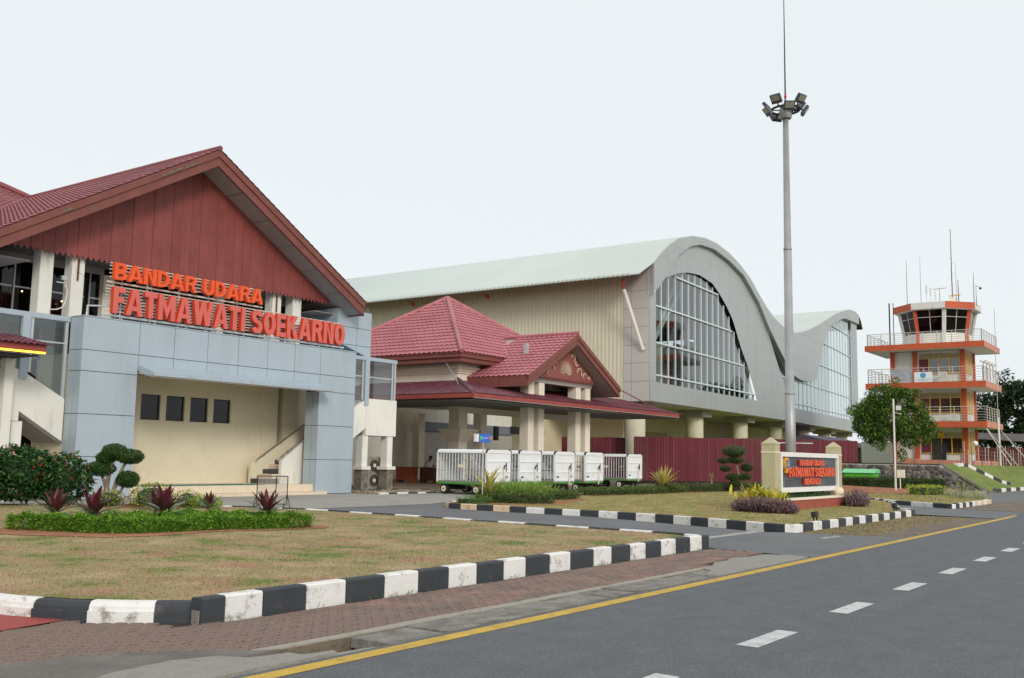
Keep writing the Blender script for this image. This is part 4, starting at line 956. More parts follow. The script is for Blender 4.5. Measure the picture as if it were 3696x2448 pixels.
for y in (48,56): MB().tube([(63.5,y,14.6),(62.9,y,14.75)],.16,8).build('strut_head', M('strut_red', c(150,74,58), .6), HL)
for (ya, yb) in ((35.6,34.6),):
    st = MB().tube([(64.9,yb,9.8),(63.2,ya-.3,14.2)],.13,10).build('strut', m_whitew, HL)
    MB().tube([(63.2,ya-.3,14.2),(62.95,ya-.36,14.85)],.17,8).build('strut_head', M('strut_red', c(150,74,58), .6), st)
a, b = HP(0,-.34), HP(0,.3); MB().hexa([(a[0]-.03,a[1],13.9),(b[0]-.03,b[1],13.9),(b[0]+.02,b[1],13.9),(a[0]+.02,a[1],13.9),(a[0]-.03,a[1],16.3),(b[0]-.03,b[1],16.3),(b[0]+.02,b[1],16.3),(a[0]+.02,a[1],16.3)]).build('ribbon_end', m_hpan, HL)
MB().box(64.97,65.02,34.0,36.3,15.88,16.4).build('ribbon_end', m_hpan, HL)
# underside, columns, ground floor
mb = MB()
for k in range(40):
    a, b = 75.4*k/40, 75.4*(k+1)/40; mb.face([H3(a,6.03,.04),H3(b,6.03,.04),H3(b,6.03,13),H3(a,6.03,13)])
mb.build('underside', M('under_soffit', c(222,214,198), .85), HL)
for k in range(7):
    p = HP(2+12*k, 2.1)
    MB().lathe(p[0], p[1], [(.75,.3),(.75,5.3),(.75,6.02)], 28).build('round_column', M('cream_column', c(228,220,196), .7, var=.04, scale=.5, dirt=c(180,166,132), dirt_amt=.4, dirt_scale=(.6,.6,.2)), HL, True)
    a = HP(2+12*k-1.0, 1.0); b = HP(2+12*k+1.0, 3.2); MB().box(a[0],b[0],a[1],b[1],5.45,6.0).build('column_head', m_soffit, HL)
mb = MB()
for k in range(20):
    a, b = 75.4*k/20, 75.4*(k+1)/20; mb.face([H3(a,.3,9.5),H3(b,.3,9.5),H3(b,6.02,9.5),H3(a,6.02,9.5)])
mb.build('ground_floor_wall', M('ground_wall', c(232,220,184), .8, var=.05, scale=.3), HL)
MB().box(69.9,70.0,39.0,75,.3,6.0).build('ground_floor_wall', MATS['ground_wall'], HL)
mb = MB()
for k in range(4): a = 20+11*k; q = [HP(a,9.2),HP(a+5,9.2)]; MB().hexa([(q[0][0],q[0][1],.3),(q[1][0],q[1][1],.3),(q[1][0],q[1][1]+.1,.3),(q[0][0],q[0][1]+.1,.3),(q[0][0],q[0][1],4.4),(q[1][0],q[1][1],4.4),(q[1][0],q[1][1]+.1,4.4),(q[0][0],q[0][1]+.1,4.4)]).build('doorway_screen', M('brown_screen', c(188,166,124), .8), HL)
mb = MB(); sl_ = [HP(75.4*k/12,.5) for k in range(13)]
mb.prism([(60,33.5,.32)]+[(63,30.8,.32),(72,20,.32)]+[(140,24,.32),(141,52,.32),(60,52,.32)], (0,0,-.5)); struct('hall_plinth', mb, M('plinth_concrete', c(150,148,144), .9, var=.08))
# inside the glass: floor, dark back wall, cream column with raking struts
mb = MB()
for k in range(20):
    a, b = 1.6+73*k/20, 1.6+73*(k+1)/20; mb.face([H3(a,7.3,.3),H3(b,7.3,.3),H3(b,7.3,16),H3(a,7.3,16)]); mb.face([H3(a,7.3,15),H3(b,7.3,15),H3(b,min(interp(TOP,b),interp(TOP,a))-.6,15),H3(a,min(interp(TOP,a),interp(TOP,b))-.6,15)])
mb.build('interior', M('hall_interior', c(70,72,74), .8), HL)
sheet([(p[0], max(8, p[1]-.7)) for p in TOP], 7.4, 37, 71, 3.0, 'backlight_sheet', M('backlight_pale', c(206,222,226), .8, var=.03), 40)  # added pale sheet: the backlit glow of this glazing put into its colour
for k, s in enumerate((10.5,34,58)):
    p = HP(s,4.5); cb = MB().lathe(p[0],p[1],[(.9,7.3),(.9,11.2),(1.15,11.3),(1.15,11.6)],20).build('inner_column', MATS['cream_column'], HL, True)
    for ds, dz in ((-5,5.2),(-3.2,4.8),(3.5,5.4),(1.5,5.0)): q = HP(s+ds,3.2); MB().tube([(p[0],p[1],11.6),(q[0],q[1],11.6+dz)],.16,8).build('raking_strut', m_whitew, cb)
for k in range(5):
    a, b = HP(2.5+4.2*k,9), HP(5.2+4.2*k,9)
    MB().hexa([(a[0],a[1],7.3),(b[0],b[1],7.3),(b[0],b[1]+2,7.3),(a[0],a[1]+2,7.3),(a[0],a[1],10.2+.8*(k%2)),(b[0],b[1],10.2+.8*(k%2)),(b[0],b[1]+2,10.2+.8*(k%2)),(a[0],a[1]+2,10.2+.8*(k%2))]).build('reflection_block', (M('reflection_red', c(150,70,56), .7), m_whitew, m_dark)[k % 3], HL)  # added blocks standing in for the tower's red and white reflection

# ================================================================== maroon corrugated hoarding
m_hoard = M('maroon_sheet', c(106,42,52), .5, var=.14, scale=.6, dirt=c(96,36,46), dirt_amt=.6, dirt_scale=(2,2,.3)); m_hoard2 = M('maroon_sheet_b', c(104,50,56), .55, var=.12, scale=.7, dirt=c(120,84,80), dirt_amt=.5, dirt_scale=(2,2,.3))
def hoarding(a, b, zb, zt, n, label):
    F = thing('corrugated_fence', label, 'fence', ((a[0]+b[0])/2,(a[1]+b[1])/2,zb))
    d = Vector((b[0]-a[0], b[1]-a[1])); L_ = d.length; d.normalize(); nn = Vector((d.y,-d.x))
    if nn.y > 0: nn = -nn
    w = L_/n
    for k in range(n):
        mb = MB(); m_ = int(w/.053); dz = rnd.uniform(-.04,.04)
        for j in range(m_+1):
            s = k*w+(w+.04)*j/m_; o_ = .03*sin(2*pi*s/.21)+.012*(k % 2); p = Vector(a)+d*s+nn*o_
            mb.v += [(p.x,p.y,zb),(p.x,p.y,zt+dz)]
        for j in range(m_): mb.f.append((2*j,2*j+2,2*j+3,2*j+1)); mb.m.append(0)
        mb.build('sheet', (m_hoard, m_hoard2)[rnd.random() < .22], F)
    for z in (zb+.5, zt-.4):
        p, q = Vector(a)-nn*.06, Vector(b)-nn*.06; MB().tube([(p.x,p.y,z),(q.x,q.y,z)],.03,4).build('rail', m_frame, F)
    return F
hoarding((59.5,32.4),(71.2,21.0), .33, 3.3, 19, 'long maroon corrugated hoarding in front of the hall columns')
hoarding((64.2,41.2),(68.4,37.4), .33, 3.4, 7, 'short maroon corrugated hoarding behind the first round column')
# ================================================================== CONTROL TOWER on its mound
def voronoi(seeds, poly):
    cells = []
    for i, s in enumerate(seeds):
        q = poly[:]
        near = sorted(range(len(seeds)), key=lambda j: (seeds[j][0]-s[0])**2+(seeds[j][1]-s[1])**2)[1:14]
        for j in near:
            o = seeds[j]; mx_, my_ = (s[0]+o[0])/2, (s[1]+o[1])/2; nx, ny = o[0]-s[0], o[1]-s[1]; out = []
            for k in range(len(q)):
                a, b = q[k], q[(k+1) % len(q)]
                da = (a[0]-mx_)*nx+(a[1]-my_)*ny; db = (b[0]-mx_)*nx+(b[1]-my_)*ny
                if da <= 0: out.append(a)
                if (da <= 0) != (db <= 0): t = da/(da-db); out.append((lerp(a[0],b[0],t), lerp(a[1],b[1],t)))
            q = out
            if len(q) < 3: break
        cells.append(q)
    return cells
mb = MB()
mb.face([(70.4,15.5,1.78),(160,15.5,1.78),(160,60,1.78),(74,60,1.78),(70.4,24,1.78)])
mb.face([(70.4,12.7,.02),(100,12.7,.02),(160,12.7,.02),(160,15.5,1.78),(70.4,15.5,1.78)])
mb.face([(70.4,24,1.78),(74,60,1.78),(74,60,-.2),(70.4,24,-.2)])
struct('grass_mound', mb, m_bank)
mb = MB(); mb.face([(71,11.9,.012),(160,10.6,.012),(160,12.8,.012),(71,12.8,.012)]); struct('dry_strip', mb, m_lawn2)
RW = MB().prism([(70.2,12.6,-.1),(70.2,24,-.1),(70.2,24,1.72),(70.2,15.5,1.72)], (.22,0,0)).build('stone_retaining_wall', M('mortar', c(176,170,162), .9, var=.2, scale=4))
tag(RW, 'rubble stone retaining wall with a sloping end below the tower', 'wall')
wp = [(12.75,0.02),(23,.02),(23,1.68),(15.5,1.68)]
seeds = []
while len(seeds) < 190:
    p = (rnd.uniform(12.7,23), rnd.uniform(0,1.7))
    if inpoly(p[0],p[1],wp) and all((p[0]-q[0])**2+(p[1]-q[1])**2 > .036 for q in seeds): seeds.append(p)
    elif rnd.random() < .0005: break
sm_ = [M('wall_stone_dark', c(82,80,78), .85, var=.25, scale=6), M('wall_stone_brown', c(116,102,84), .85, var=.25, scale=6), M('wall_stone_grey', c(126,122,118), .85, var=.25, scale=6)]
for s, q in zip(seeds, voronoi(seeds, wp)):
    if len(q) < 3 or area2(q) < .008: continue
    cxm = sum(p[0] for p in q)/len(q); cym = sum(p[1] for p in q)/len(q); k1 = rnd.uniform(.78,.9)
    A = [(cxm+(p[0]-cxm)*k1, cym+(p[1]-cym)*k1) for p in q]; B_ = [(cxm+(p[0]-cxm)*k1*.7, cym+(p[1]-cym)*k1*.7) for p in q]; n = len(q)
    mb = MB(); mb.v = [(70.21,a,b) for a,b in A]+[(70.15,a,b) for a,b in A]+[(70.15-rnd.uniform(.02,.05),a,b) for a,b in B_]
    mb.f = [(k,(k+1)%n,n+(k+1)%n,n+k) for k in range(n)]+[(n+k,n+(k+1)%n,2*n+(k+1)%n,2*n+k) for k in range(n)]+[tuple(range(2*n,3*n))]; mb.m = [0]*len(mb.f)
    mb.build('stone', sm_[rnd.choice((0,0,0,1,2,2))], RW, True)
MB().prism([(70.1,12.5,.02),(70.1,15.45,1.78),(70.1,15.45,1.9),(70.1,12.5,.14)], (.4,0,0)).build('coping', M('coping_concrete', c(112,106,100), .9, var=.2), RW)
# painted steps edge running down the bank
SK = thing('bank_stair_edging', 'black and white painted stair edging running down the grass bank', 'stairs', (80,14.4,0))
sp = [(75.6,15.45),(77.4,15.46),(78.6,15.4),(79.0,14.95),(79.6,14.5),(80.2,14.05),(80.9,13.6),(81.9,13.45),(82.9,13.33)]
zs = lambda y: 1.78*min(1,(y-12.7)/2.8)
for k, (a, b) in enumerate(zip(sp[:-1], sp[1:])):
    MB().hexa([(a[0],a[1]-.18,zs(a[1])-.1),(b[0],b[1]-.18,zs(b[1])-.1),(b[0],b[1]+.12,zs(b[1])-.1),(a[0],a[1]+.12,zs(a[1])-.1),(a[0],a[1]-.18,zs(a[1])+.14),(b[0],b[1]-.18,zs(b[1])+.14),(b[0],b[1]+.12,zs(b[1])+.14),(a[0],a[1]+.12,zs(a[1])+.14)]).build('edging_stone', (m_white, m_black)[k % 2], SK)

TW = thing('control_tower', 'orange and white control tower with balconies and octagonal glass cab', 'tower', (97.5,21.5,1.8))
m_org = M('orange_paint', c(196,92,58), .65, var=.08, scale=.8, dirt=c(160,70,46), dirt_amt=.5, dirt_scale=(1,1,.3)); m_pink = M('pale_orange', c(206,142,122), .75, var=.1, scale=1.2, dirt=c(150,96,80), dirt_amt=.6, dirt_scale=(1,1,.4))
m_tw = M('tower_white', c(222,220,214), .75, var=.04, scale=.6, dirt=c(160,152,140), dirt_amt=.45, dirt_scale=(1,1,.25)); m_yw = M('yellow_frame', c(222,178,82), .6, var=.08)
m_curt = M('brown_curtain', c(172,118,92), .8, var=.15, scale=4); m_mar = M('maroon_panel', c(110,48,56), .7); m_rail = M('rail_paint', c(196,188,178), .55, .2)
bx0, bx1, by0, by1 = 95.6, 99.7, 18.48, 24.95
MB().box(bx0+.12,bx1,by0+.12,by1,1.7,12.1).build('core_wall', m_tw, TW)
for z0_, z1_ in ((5.07,5.6),(8.57,9.13),(12.12,12.65)):
    sb = MB().box(93.84,101.3,16.55,26.75,z0_+.02,z1_-.02).build('floor_slab', m_tw, TW)
    MB().box(93.82,93.84,16.53,26.77,z0_,z1_).build('slab_edge', m_org, sb); MB().box(93.84,101.3,16.52,16.55,z0_,z1_).build('slab_edge', m_pink, sb)  # edge towards the road is paler: its brighter light put into the colour
    # railing
    zr = z1_+(1.05 if z1_ > 12 else 1.3)
    pts = [(101.1,16.75),(94.0,16.75),(94.0,26.55),(101.1,26.55)]
    for (a, b) in zip(pts[:-1], pts[1:]):
        n = int(hypot(b[0]-a[0],b[1]-a[1])/1.25)+1
        for k in range(n+1):
            x, y = lerp(a[0],b[0],k/n), lerp(a[1],b[1],k/n); MB().tube([(x,y,z1_-.02),(x,y,zr)],.035,6).build('railing_post', m_rail, TW)
        for j in range(6): z = lerp(z1_+.12, zr, j/5); MB().tube([(a[0],a[1],z),(b[0],b[1],z)],.035 if j == 5 else .02,5).build('railing_bar', m_rail, TW)
for y in (18.47,22.57,24.56): MB().box(bx0-.08,bx0+.3,y,y+.39,1.8,12.1).build('pillar', m_org, TW)
MB().box(99.5,99.8,18.4,18.7,1.8,12.1).build('pillar', m_org, TW)
wy = [18.9+.875*k for k in range(5)]
for fl, (zl0, zl1, zp0, zw0) in enumerate(((4.21,4.75,2.78,2.2),(7.82,8.33,6.37,5.65),(11.42,11.9,10.0,9.2))):
    for k in range(4):
        a, b = wy[3-k], wy[4-k]
        fr_ = MB(); fr_.box(bx0-.02,bx0+.1,a,a+.07,zp0,zl1); fr_.box(bx0-.02,bx0+.1,a+.07,b,zl0-.05,zl0); fr_.box(bx0-.02,bx0+.1,a+.07,b,zp0,zp0+.06)
        w_ = fr_.build('window', m_yw, TW)
        MB().box(bx0+.05,bx0+.07,a+.07,b,zp0+.06,zl0-.05).build('pane', m_mar if k == 0 else (glass('tower_glass', (.62,.64,.64), 1.5)), w_)
        if k and fl < 2: MB().box(bx0+.09,bx0+.11,a+.07,b,zp0+.06,zl0-.05).build('curtain', m_curt, w_)
        for j in range(5): z = zl0+.02+.09*j; MB().hexa([(bx0,a+.08,z),(bx0+.08,a+.08,z+.05),(bx0+.08,b-.01,z+.05),(bx0,b-.01,z),(bx0,a+.08,z+.015),(bx0+.08,a+.08,z+.065),(bx0+.08,b-.01,z+.065),(bx0,b-.01,z+.015)]).build('louvre', M('louvre', c(190,178,140), .6), w_)
    fr_ = MB(); fr_.box(96.1,96.18,by0+.02,by0+.1,zp0,zl1); fr_.box(97.2,97.28,by0+.02,by0+.1,zp0,zl1); fr_.box(98.6,98.68,by0+.02,by0+.1,zp0,zl1)
    w_ = fr_.build('window', m_yw, TW); MB().box(96.18,98.6,by0+.06,by0+.08,zp0,zl1).build('pane', M('yellow_blind', c(196,166,104), .7, var=.15, scale=3), w_)
MB().box(bx0-.05,bx0+.02,20.7,21.5,1.85,4.1).build('door', M('dark_door', c(60,52,48), .6), TW); MB().box(bx0-.06,bx0,20.3,20.65,1.85,3.7).build('door_leaf', M('blue_door', c(34,48,66), .5), TW)
MB().box(95.2,95.6,18.9,22.5,1.78,2.2).build('plinth', m_pink, TW); MB().box(95.1,95.59,22.5,24,1.78,2.3).build('plinth', m_pink, TW)
put_c = text_mesh('letter', 'C', .3, .34, .03, (m_frame, m_frame), .2)[0][1]
sc_ = MB().box(bx0-.1,bx0-.05,20.45,20.95,4.25,4.75).build('yellow_sign_board', M('sign_yellow', c(240,170,30), .6), TW)
o = put('letter', put_c, sc_); o.location = (bx0-.11,20.85,4.33); o.rotation_euler = (0,0,-pi/2)
bn = MB().box(93.9,93.92,20.9,22.45,9.15,10.05).build('banner', M('banner_white', c(232,236,238), .6, var=.02), TW)
MB().tube([(93.885,21.68,9.75),(93.875,21.68,9.75)],.24,20).build('banner_disc', M('banner_blue', c(84,158,208), .6), bn)
for z, w in ((9.42,.6),(9.34,.75),(9.26,.4)): MB().box(93.888,93.899,21.68-w,21.68+w,z-.012,z+.012).build('banner_line', M('banner_line', c(150,180,205), .6), bn)
MB().prism([(93.88,22.9,9.2),(93.88,24.2,9.2),(93.88,24.6,10.3),(93.88,22.6,10.35)], (.03,0,0)).build('hanging_cloth', M('grey_cloth', c(170,172,180), .8, var=.2, scale=2), TW)
MB().box(94.6,95.1,19.9,20.6,9.6,10.1).build('aircon_unit', m_tw, TW); MB().box(94.7,95.2,19.0,19.9,5.7,6.3).build('aircon_unit', m_tw, TW)
# cab
cxo, cyo = 98.9, 21.4
def octa(ap, z): return [(cxo+ap/cos(pi/8)*cos(pi/8+pi/4*k), cyo+ap/cos(pi/8)*sin(pi/8+pi/4*k), z) for k in range(8)]
def frus(a0, z0, a1, z1, name, mt):
    A, B_ = octa(a0,z0), octa(a1,z1); mb = MB(); mb.v = A+B_; mb.f = [(k,(k+1)%8,8+(k+1)%8,8+k) for k in range(8)]+[tuple(reversed(range(8))),tuple(range(8,16))]; mb.m = [0]*10
    return mb.build(name, mt, TW)
frus(2.72,12.63,2.75,13.85,'cab_base',m_tw); frus(3.55,15.96,3.55,16.02,'cab_soffit',m_tw); frus(2.5,13.86,2.85,15.95,'cab_inside',m_frame); frus(3.4,16.02,3.4,16.5,'cab_roof',m_tw)
A, B_ = octa(3.6,16.0), octa(3.6,16.6)
for k in range(8):
    l = (k+1) % 8; ia, ib = octa(3.45,16.0), octa(3.45,16.6)
    MB().hexa([A[k],A[l],ia[l],ia[k],B_[k],B_[l],ib[l],ib[k]]).build('parapet_panel', (m_org if k % 2 == 0 else m_tw), TW)
for k in range(8):
    l = (k+1) % 8; a0, b0, a1, b1 = [Vector(v) for v in (octa(2.75,13.85)[k],octa(2.75,13.85)[l],octa(3.1,15.96)[k],octa(3.1,15.96)[l])]
    MB().tube([octa(2.78,12.65)[k],a0+Vector((0,0,0)),a1],[.2,.2,.22],4).build('cab_post', m_org if k % 2 else m_tw, TW)
    for i in range(2):
        p0, p1, q0, q1 = a0.lerp(b0,i*.5), a0.lerp(b0,i*.5+.5), a1.lerp(b1,i*.5), a1.lerp(b1,i*.5+.5)
        mb = MB(); mb.face([p0,p1,q1,q0]); w_ = mb.build('cab_window', m_wglass, TW)
    MB().tube([a0.lerp(b0,.5),a1.lerp(b1,.5)],.04,4).build('cab_mullion', m_rail, TW); MB().tube([a0.lerp(a1,.68),b0.lerp(b1,.68)],.035,4).build('cab_transom', m_rail, TW)
# antennas and weather instruments on the cab roof
for (y, z1_, r, col) in ((23.83,21.2,.03,0),(22.6,21.4,.022,0),(19.8,23.7,.05,1),(19.44,20.4,.02,0),(19.3,18.9,.05,0),(17.95,19.5,.035,1),(17.78,18.3,.03,0),(22.08,18.6,.04,2),(21.72,18.4,.04,2),(21.3,18.0,.04,2),(20.93,18.3,.03,0)):
    an = MB().tube([(98,y,16.3),(98,y+rnd.uniform(-.03,.03),lerp(16.3,z1_,.4)),(98,y,z1_)],[r,r*.9,r*.5],6).build('antenna', (M('antenna_grey', c(100,108,116), .5, .4), M('antenna_rust', c(112,84,84), .6), m_tw)[col], TW)
    if col == 2: MB().tube([(98,y,z1_-.8),(98,y,z1_)],.08,6).build('antenna_sleeve', m_tw, an)
    if y == 19.8: 
        for j in range(9): z = 17+.5*j; MB().tube([(98,y,z),(98,y+(-.3 if j % 2 else .3),z+.02)],.012,4).build('antenna_element', m_rail, an)
        MB().box(97.8,98.2,19.5,20.1,16.8,17.3).build('equipment_box', m_cream, an); MB().tube([(98,20.1,17.45),(98,19.1,17.5)],.06,6).build('yellow_arm', m_yw, an); MB().ball((98,y,23.75),.09,.09,.09,8,5).build('beacon', m_cream, an)
    if y == 20.93: MB().tube([(98,20.3,18.25),(98,21.5,18.2)],.04,5).build('antenna_element', m_rail, an)
    if y == 17.78: MB().tube([(98,17.78,18.2),(98,17.45,18.1)],.03,5).build('camera_arm', m_rail, an); MB().ball((98,17.4,17.95),.12,.12,.12,8,5).build('camera_dome', m_frame, an)
MB().tube([(94.4,24.6,12.65),(94.4,24.6,16.6)],.07,4).build('ladder', m_frame, TW); MB().tube([(94.4,24.25,12.65),(94.4,24.25,16.6)],.04,4).build('ladder', m_frame, TW)
MB().tube([(99,16.5,12.6),(99,16.48,16.1)],.02,4).build('whip_antenna', MATS['antenna_grey'], TW)
MB().tube([(98.6,16.45,1.8),(98.6,16.45,12.3)],.03,5).build('cable', m_rail, TW)
for k in range(4):
    x = 95.2+1.5*k; st = MB().tube([(x,16.9,9.1),(x,16.9,10.9)],.05,6).build('instrument_mast', m_rail, TW)
    MB().tube([(x,17.2,11.0),(x,16.9,10.9),(x,16.6,11.0)],.07,5).build('instrument_head', m_tw, st)
for (a, b) in (((94.2,16.7,5.0),(94.6,14.9,1.8)),((94.3,16.7,5.0),(96.5,14.7,1.8)),((100.6,16.6,5.0),(99.5,13.5,1.2))): MB().tube([a,b],.05,5).build('stay_pipe', m_rail, TW)
MB().tube([(95.6,15.9,1.7),(95.6,15.95,6.0)],.09,8).build('white_pipe', m_tw, TW)
gl = thing('globe_lamp', 'white globe garden lamp on a thin post beside the tower door', 'lamp', (91.5,17.1,1.78))
MB().tube([(91.5,17.1,1.75),(91.5,17.1,3.4)],.035,6).build('post', m_frame, gl); MB().ball((91.5,17.1,3.6),.22,.22,.22,14,9).build('globe', M('opal', c(236,236,232), .3), gl, True)
# fence of thin posts along the top of the bank
WF = thing('wire_fence', 'low fence of rusty posts and wire along the top of the bank', 'fence', (90,16,1.78))
for k in range(22):
    x = 80+1.35*k; MB().tube([(x,16.0,1.75),(x+rnd.uniform(-.05,.05),16.0,1.75+rnd.choice((1.2,1.5,1.8)))],.03,5).build('post', (m_rail, M('rust_post', c(128,92,80), .8))[k % 3 == 0], WF)
for z in (2.0,2.3,2.6,2.9): MB().tube([(80,16,z),(109,16,z)],.008,3).build('wire', m_rail, WF)
MB().box(86,96,16.1,16.4,1.75,2.15).build('flower_trough', m_pink, WF)
# buildings behind
H1 = thing('small_house', 'low cream house with purple roof beyond the hoarding', 'house', (104,36,1.0))
MB().box(104,114,32,40,.5,3.5).build('wall', m_beige, H1); MB().prism([(103.3,31,3.4),(103.3,41,3.4),(103.3,36,4.7)], (12,0,0)).build('roof', M('purple_roof', c(128,112,132), .7), H1); MB().box(103.9,104,33,34.2,1.9,3.6).build('window', m_frame, H1)
SH = thing('white_shed', 'white corrugated metal shed behind the leafy tree', 'shed', (104,28,1.8)); MB().box(104.5,112,25.2,30.4,1.7,4.0).build('wall', M('shed_white', c(236,236,230), .7, var=.04, dirt=c(180,172,158), dirt_amt=.25), SH); MB().hexa([(104.2,25,4.0),(112,25,4.0),(112,30.6,4.3),(104.2,30.6,4.3),(104.2,25,4.06),(112,25,4.06),(112,30.6,4.36),(104.2,30.6,4.36)]).build('roof', m_alu, SH)
for k in range(12): MB().box(104.46,104.5,25.3+.42*k,25.34+.42*k,1.75,3.95).build('sheet_rib', MATS['shed_white'], SH)
MR = thing('maroon_shed', 'maroon sheet shed with grey roof right of the tower', 'shed', (111,17,1.8)); MB().box(109.5,114,14.5,20.6,1.7,3.6).build('wall', m_hoard2, MR); MB().hexa([(109.2,14.2,4.1),(114,14.2,4.1),(114,20.9,4.5),(109.2,20.9,4.5),(109.2,14.2,4.9),(114,14.2,4.9),(114,20.9,5.1),(109.2,20.9,5.1)]).build('roof', M('shed_roof', c(128,124,128), .7, var=.1), MR)

# ================================================================== HIGH MAST LIGHT
HM = thing('high_mast_light', 'tall galvanised mast with a ring of floodlights and lightning rod', 'light mast', (48.6,17.6,0))
m_galv = M('galvanised', c(168,170,170), .45, .35, var=.10, scale=1.2, dirt=c(140,138,134), dirt_amt=.5, dirt_scale=(1,1,.2))
MB().box(48.2,49.0,17.2,18.0,0,.35).build('footing', m_conc2, HM)
zz = 19.5
MB().lathe(48.6,17.6,[(.26,.3),(.245,5.2),(.225,5.21),(.20,12.6),(.185,12.61),(.145,zz)],20).build('mast', m_galv, HM, True)
for z in (5.2,12.6): MB().lathe(48.6,17.6,[(.25 if z < 6 else .212,z-.12),(.25 if z < 6 else .212,z)],20).build('joint_sleeve', m_galv, HM, True)
MB().tube([(48.6,17.6,zz+.6),(48.6,17.6,26.5)],[.045,.02],6).build('lightning_rod', m_frame, HM); MB().ball((48.6,17.6,zz+1.15),.07,.07,.12,8,5).build('aviation_lamp', M('red_lens', c(180,20,24), .3), HM)
MB().tube([(49.25,16.7,2.66),(47.95,18.5,2.66)],.03,5).build('crossbar', m_galv, HM)
ringp = [(48.6+.72*cos(2*pi*k/20), 17.6+.72*sin(2*pi*k/20), zz+.42) for k in range(21)]
MB().tube(ringp,.06,6).build('lamp_ring', m_frame, HM)
MB().lathe(48.6,17.6,[(.3,zz-.05),(.34,zz+.1),(.3,zz+.55),(.16,zz+.75)],12).build('headframe', m_galv, HM)
for k in range(6): a = 2*pi*k/6; MB().tube([(48.6+.3*cos(a),17.6+.3*sin(a),zz+.4),(48.6+.72*cos(a),17.6+.72*sin(a),zz+.42)],.035,5).build('spoke', m_frame, HM)
m_lens = M('lamp_lens', c(150,148,136), .2, .0); m_hous = M('lamp_housing', c(70,76,78), .5, .3)
for k in range(9):
    a = 2*pi*k/9+.2; ca, sa = cos(a), sin(a); t = radians(38); zc = zz+(.75 if k % 2 == 0 else .30); R = .98
    ctr = Vector((48.6+R*ca, 17.6+R*sa, zc)); eu = Vector((-sa,ca,0)); dn = Vector((ca*cos(t),sa*cos(t),-sin(t))); ev = dn.cross(eu)
    def bxx(u, v, d0, d1): return [ctr+eu*x_+ev*y_+dn*d for d in (d0,d1) for x_, y_ in ((-u,-v),(u,-v),(u,v),(-u,v))]
    lamp = MB().hexa(bxx(.27,.24,-.1,.06)).build('floodlight', m_hous, HM)
    MB().hexa([p+ev*(.06) for p in bxx(.22,.15,.061,.07)]).build('lens', m_lens, lamp)
    MB().tube([ctr-dn*.1, (48.6+.72*ca,17.6+.72*sa,zz+.42)],.04,5).build('bracket', m_frame, lamp)

# ================================================================== MONUMENT SIGN
SG = thing('monument_sign', 'low monument sign between two beige pillars on a brick red planter', 'sign', (34.4,11.9,.14))
m_pil = M('pillar_render', c(186,178,144), .85, var=.06, scale=2, dirt=c(140,134,108), dirt_amt=.4, dirt_scale=(2,2,.5)); m_wf = M('white_frame', c(234,232,228), .5, var=.02)
for x in (31.0,37.4):
    pb = MB().box(x,x+.45,11.75,12.2,.1,2.27).build('pillar', m_pil, SG)
    MB().hexa([(x-.02,11.73,2.271),(x+.47,11.73,2.271),(x+.47,12.22,2.271),(x-.02,12.22,2.271),(x+.2,11.95,2.48),(x+.25,11.95,2.48),(x+.25,12.0,2.48),(x+.2,12.0,2.48)]).build('pyramid_cap', m_pil, pb)
    MB().box(x-.015,x+.465,11.735,12.215,1.98,2.02).build('pillar_band', m_cream, pb)
fr_ = MB(); fr_.box(31.47,37.39,11.72,12.0,1.87,2.02); fr_.box(31.47,37.39,11.72,12.0,.70,.86); fr_.box(31.47,31.6,11.72,12.0,.86,1.87); fr_.box(37.26,37.39,11.72,12.0,.86,1.87); fr_.build('frame', m_wf, SG)
m_slate = [M('slate_a', c(80,86,90), .45, var=.06), M('slate_b', c(90,96,99), .45, var=.06), M('slate_c', c(74,80,84), .45, var=.06)]
for i in range(14):
    for j in range(4):
        x, z = 31.6+.4043*i, .86+.2525*j; MB().box(x+.003,x+.401,11.80,11.83,z+.003,z+.2495).build('slate_tile', rnd.choice(m_slate), SG)
MB().box(31.6,37.26,11.832,11.95,.86,1.87).build('sign_core', m_joint, SG)
m_sl = M('sign_letter', c(236,108,74), .4, var=.04); m_sls = M('sign_letter_side', c(206,58,34), .4, var=.04)
for body, x, w, z, h in (('BANDAR UDARA',33.2,2.48,1.58,.2),('FATMAWATI SOEKARNO',32.15,4.68,1.2,.32),('BENGKULU',33.62,1.6,.94,.21)):
    for ch, me in text_mesh('letter', body, w, h, .075, (m_sl, m_sls), .23): o = put('letter', me, SG); o.location = (x,11.69,z)
em = MB(); em.tube([(31.98,11.70,1.62),(31.98,11.80,1.62)],.22,24); em.box(31.9,32.06,11.71,11.79,1.34,1.43); em = em.build('emblem', M('emblem_yellow', c(240,170,24), .4), SG)
MB().tube([(31.98,11.685,1.62),(31.98,11.699,1.62)],.165,24).build('emblem_disc', M('emblem_blue', c(92,104,160), .4), em)
for dz in (-.04,0,.05): MB().box(31.84,32.12,11.676,11.684,1.62+dz-.008,1.62+dz+.008).build('emblem_line', M('emblem_line', c(200,190,150), .5), em)
pl_ = MB().box(31.75,37.6,11.55,12.5,.05,.45).build('planter', M('planter_brick', c(158,84,68), .8, var=.08, scale=3), SG); MB().box(31.72,37.63,11.52,11.75,.451,.52).build('planter_coping', m_cream, pl_)
MB().box(31.78,37.57,11.76,12.45,.4,.47).build('planter_soil', m_soil, pl_)
pb_ = tag(MB().ball((36.95,11.62,.66),.2,.2,.18,20,12).build('stone_ball', M('ball_cream', c(234,216,192), .6, var=.06), None, True), 'round cream stone ball on the planter coping under the sign', 'ornament')

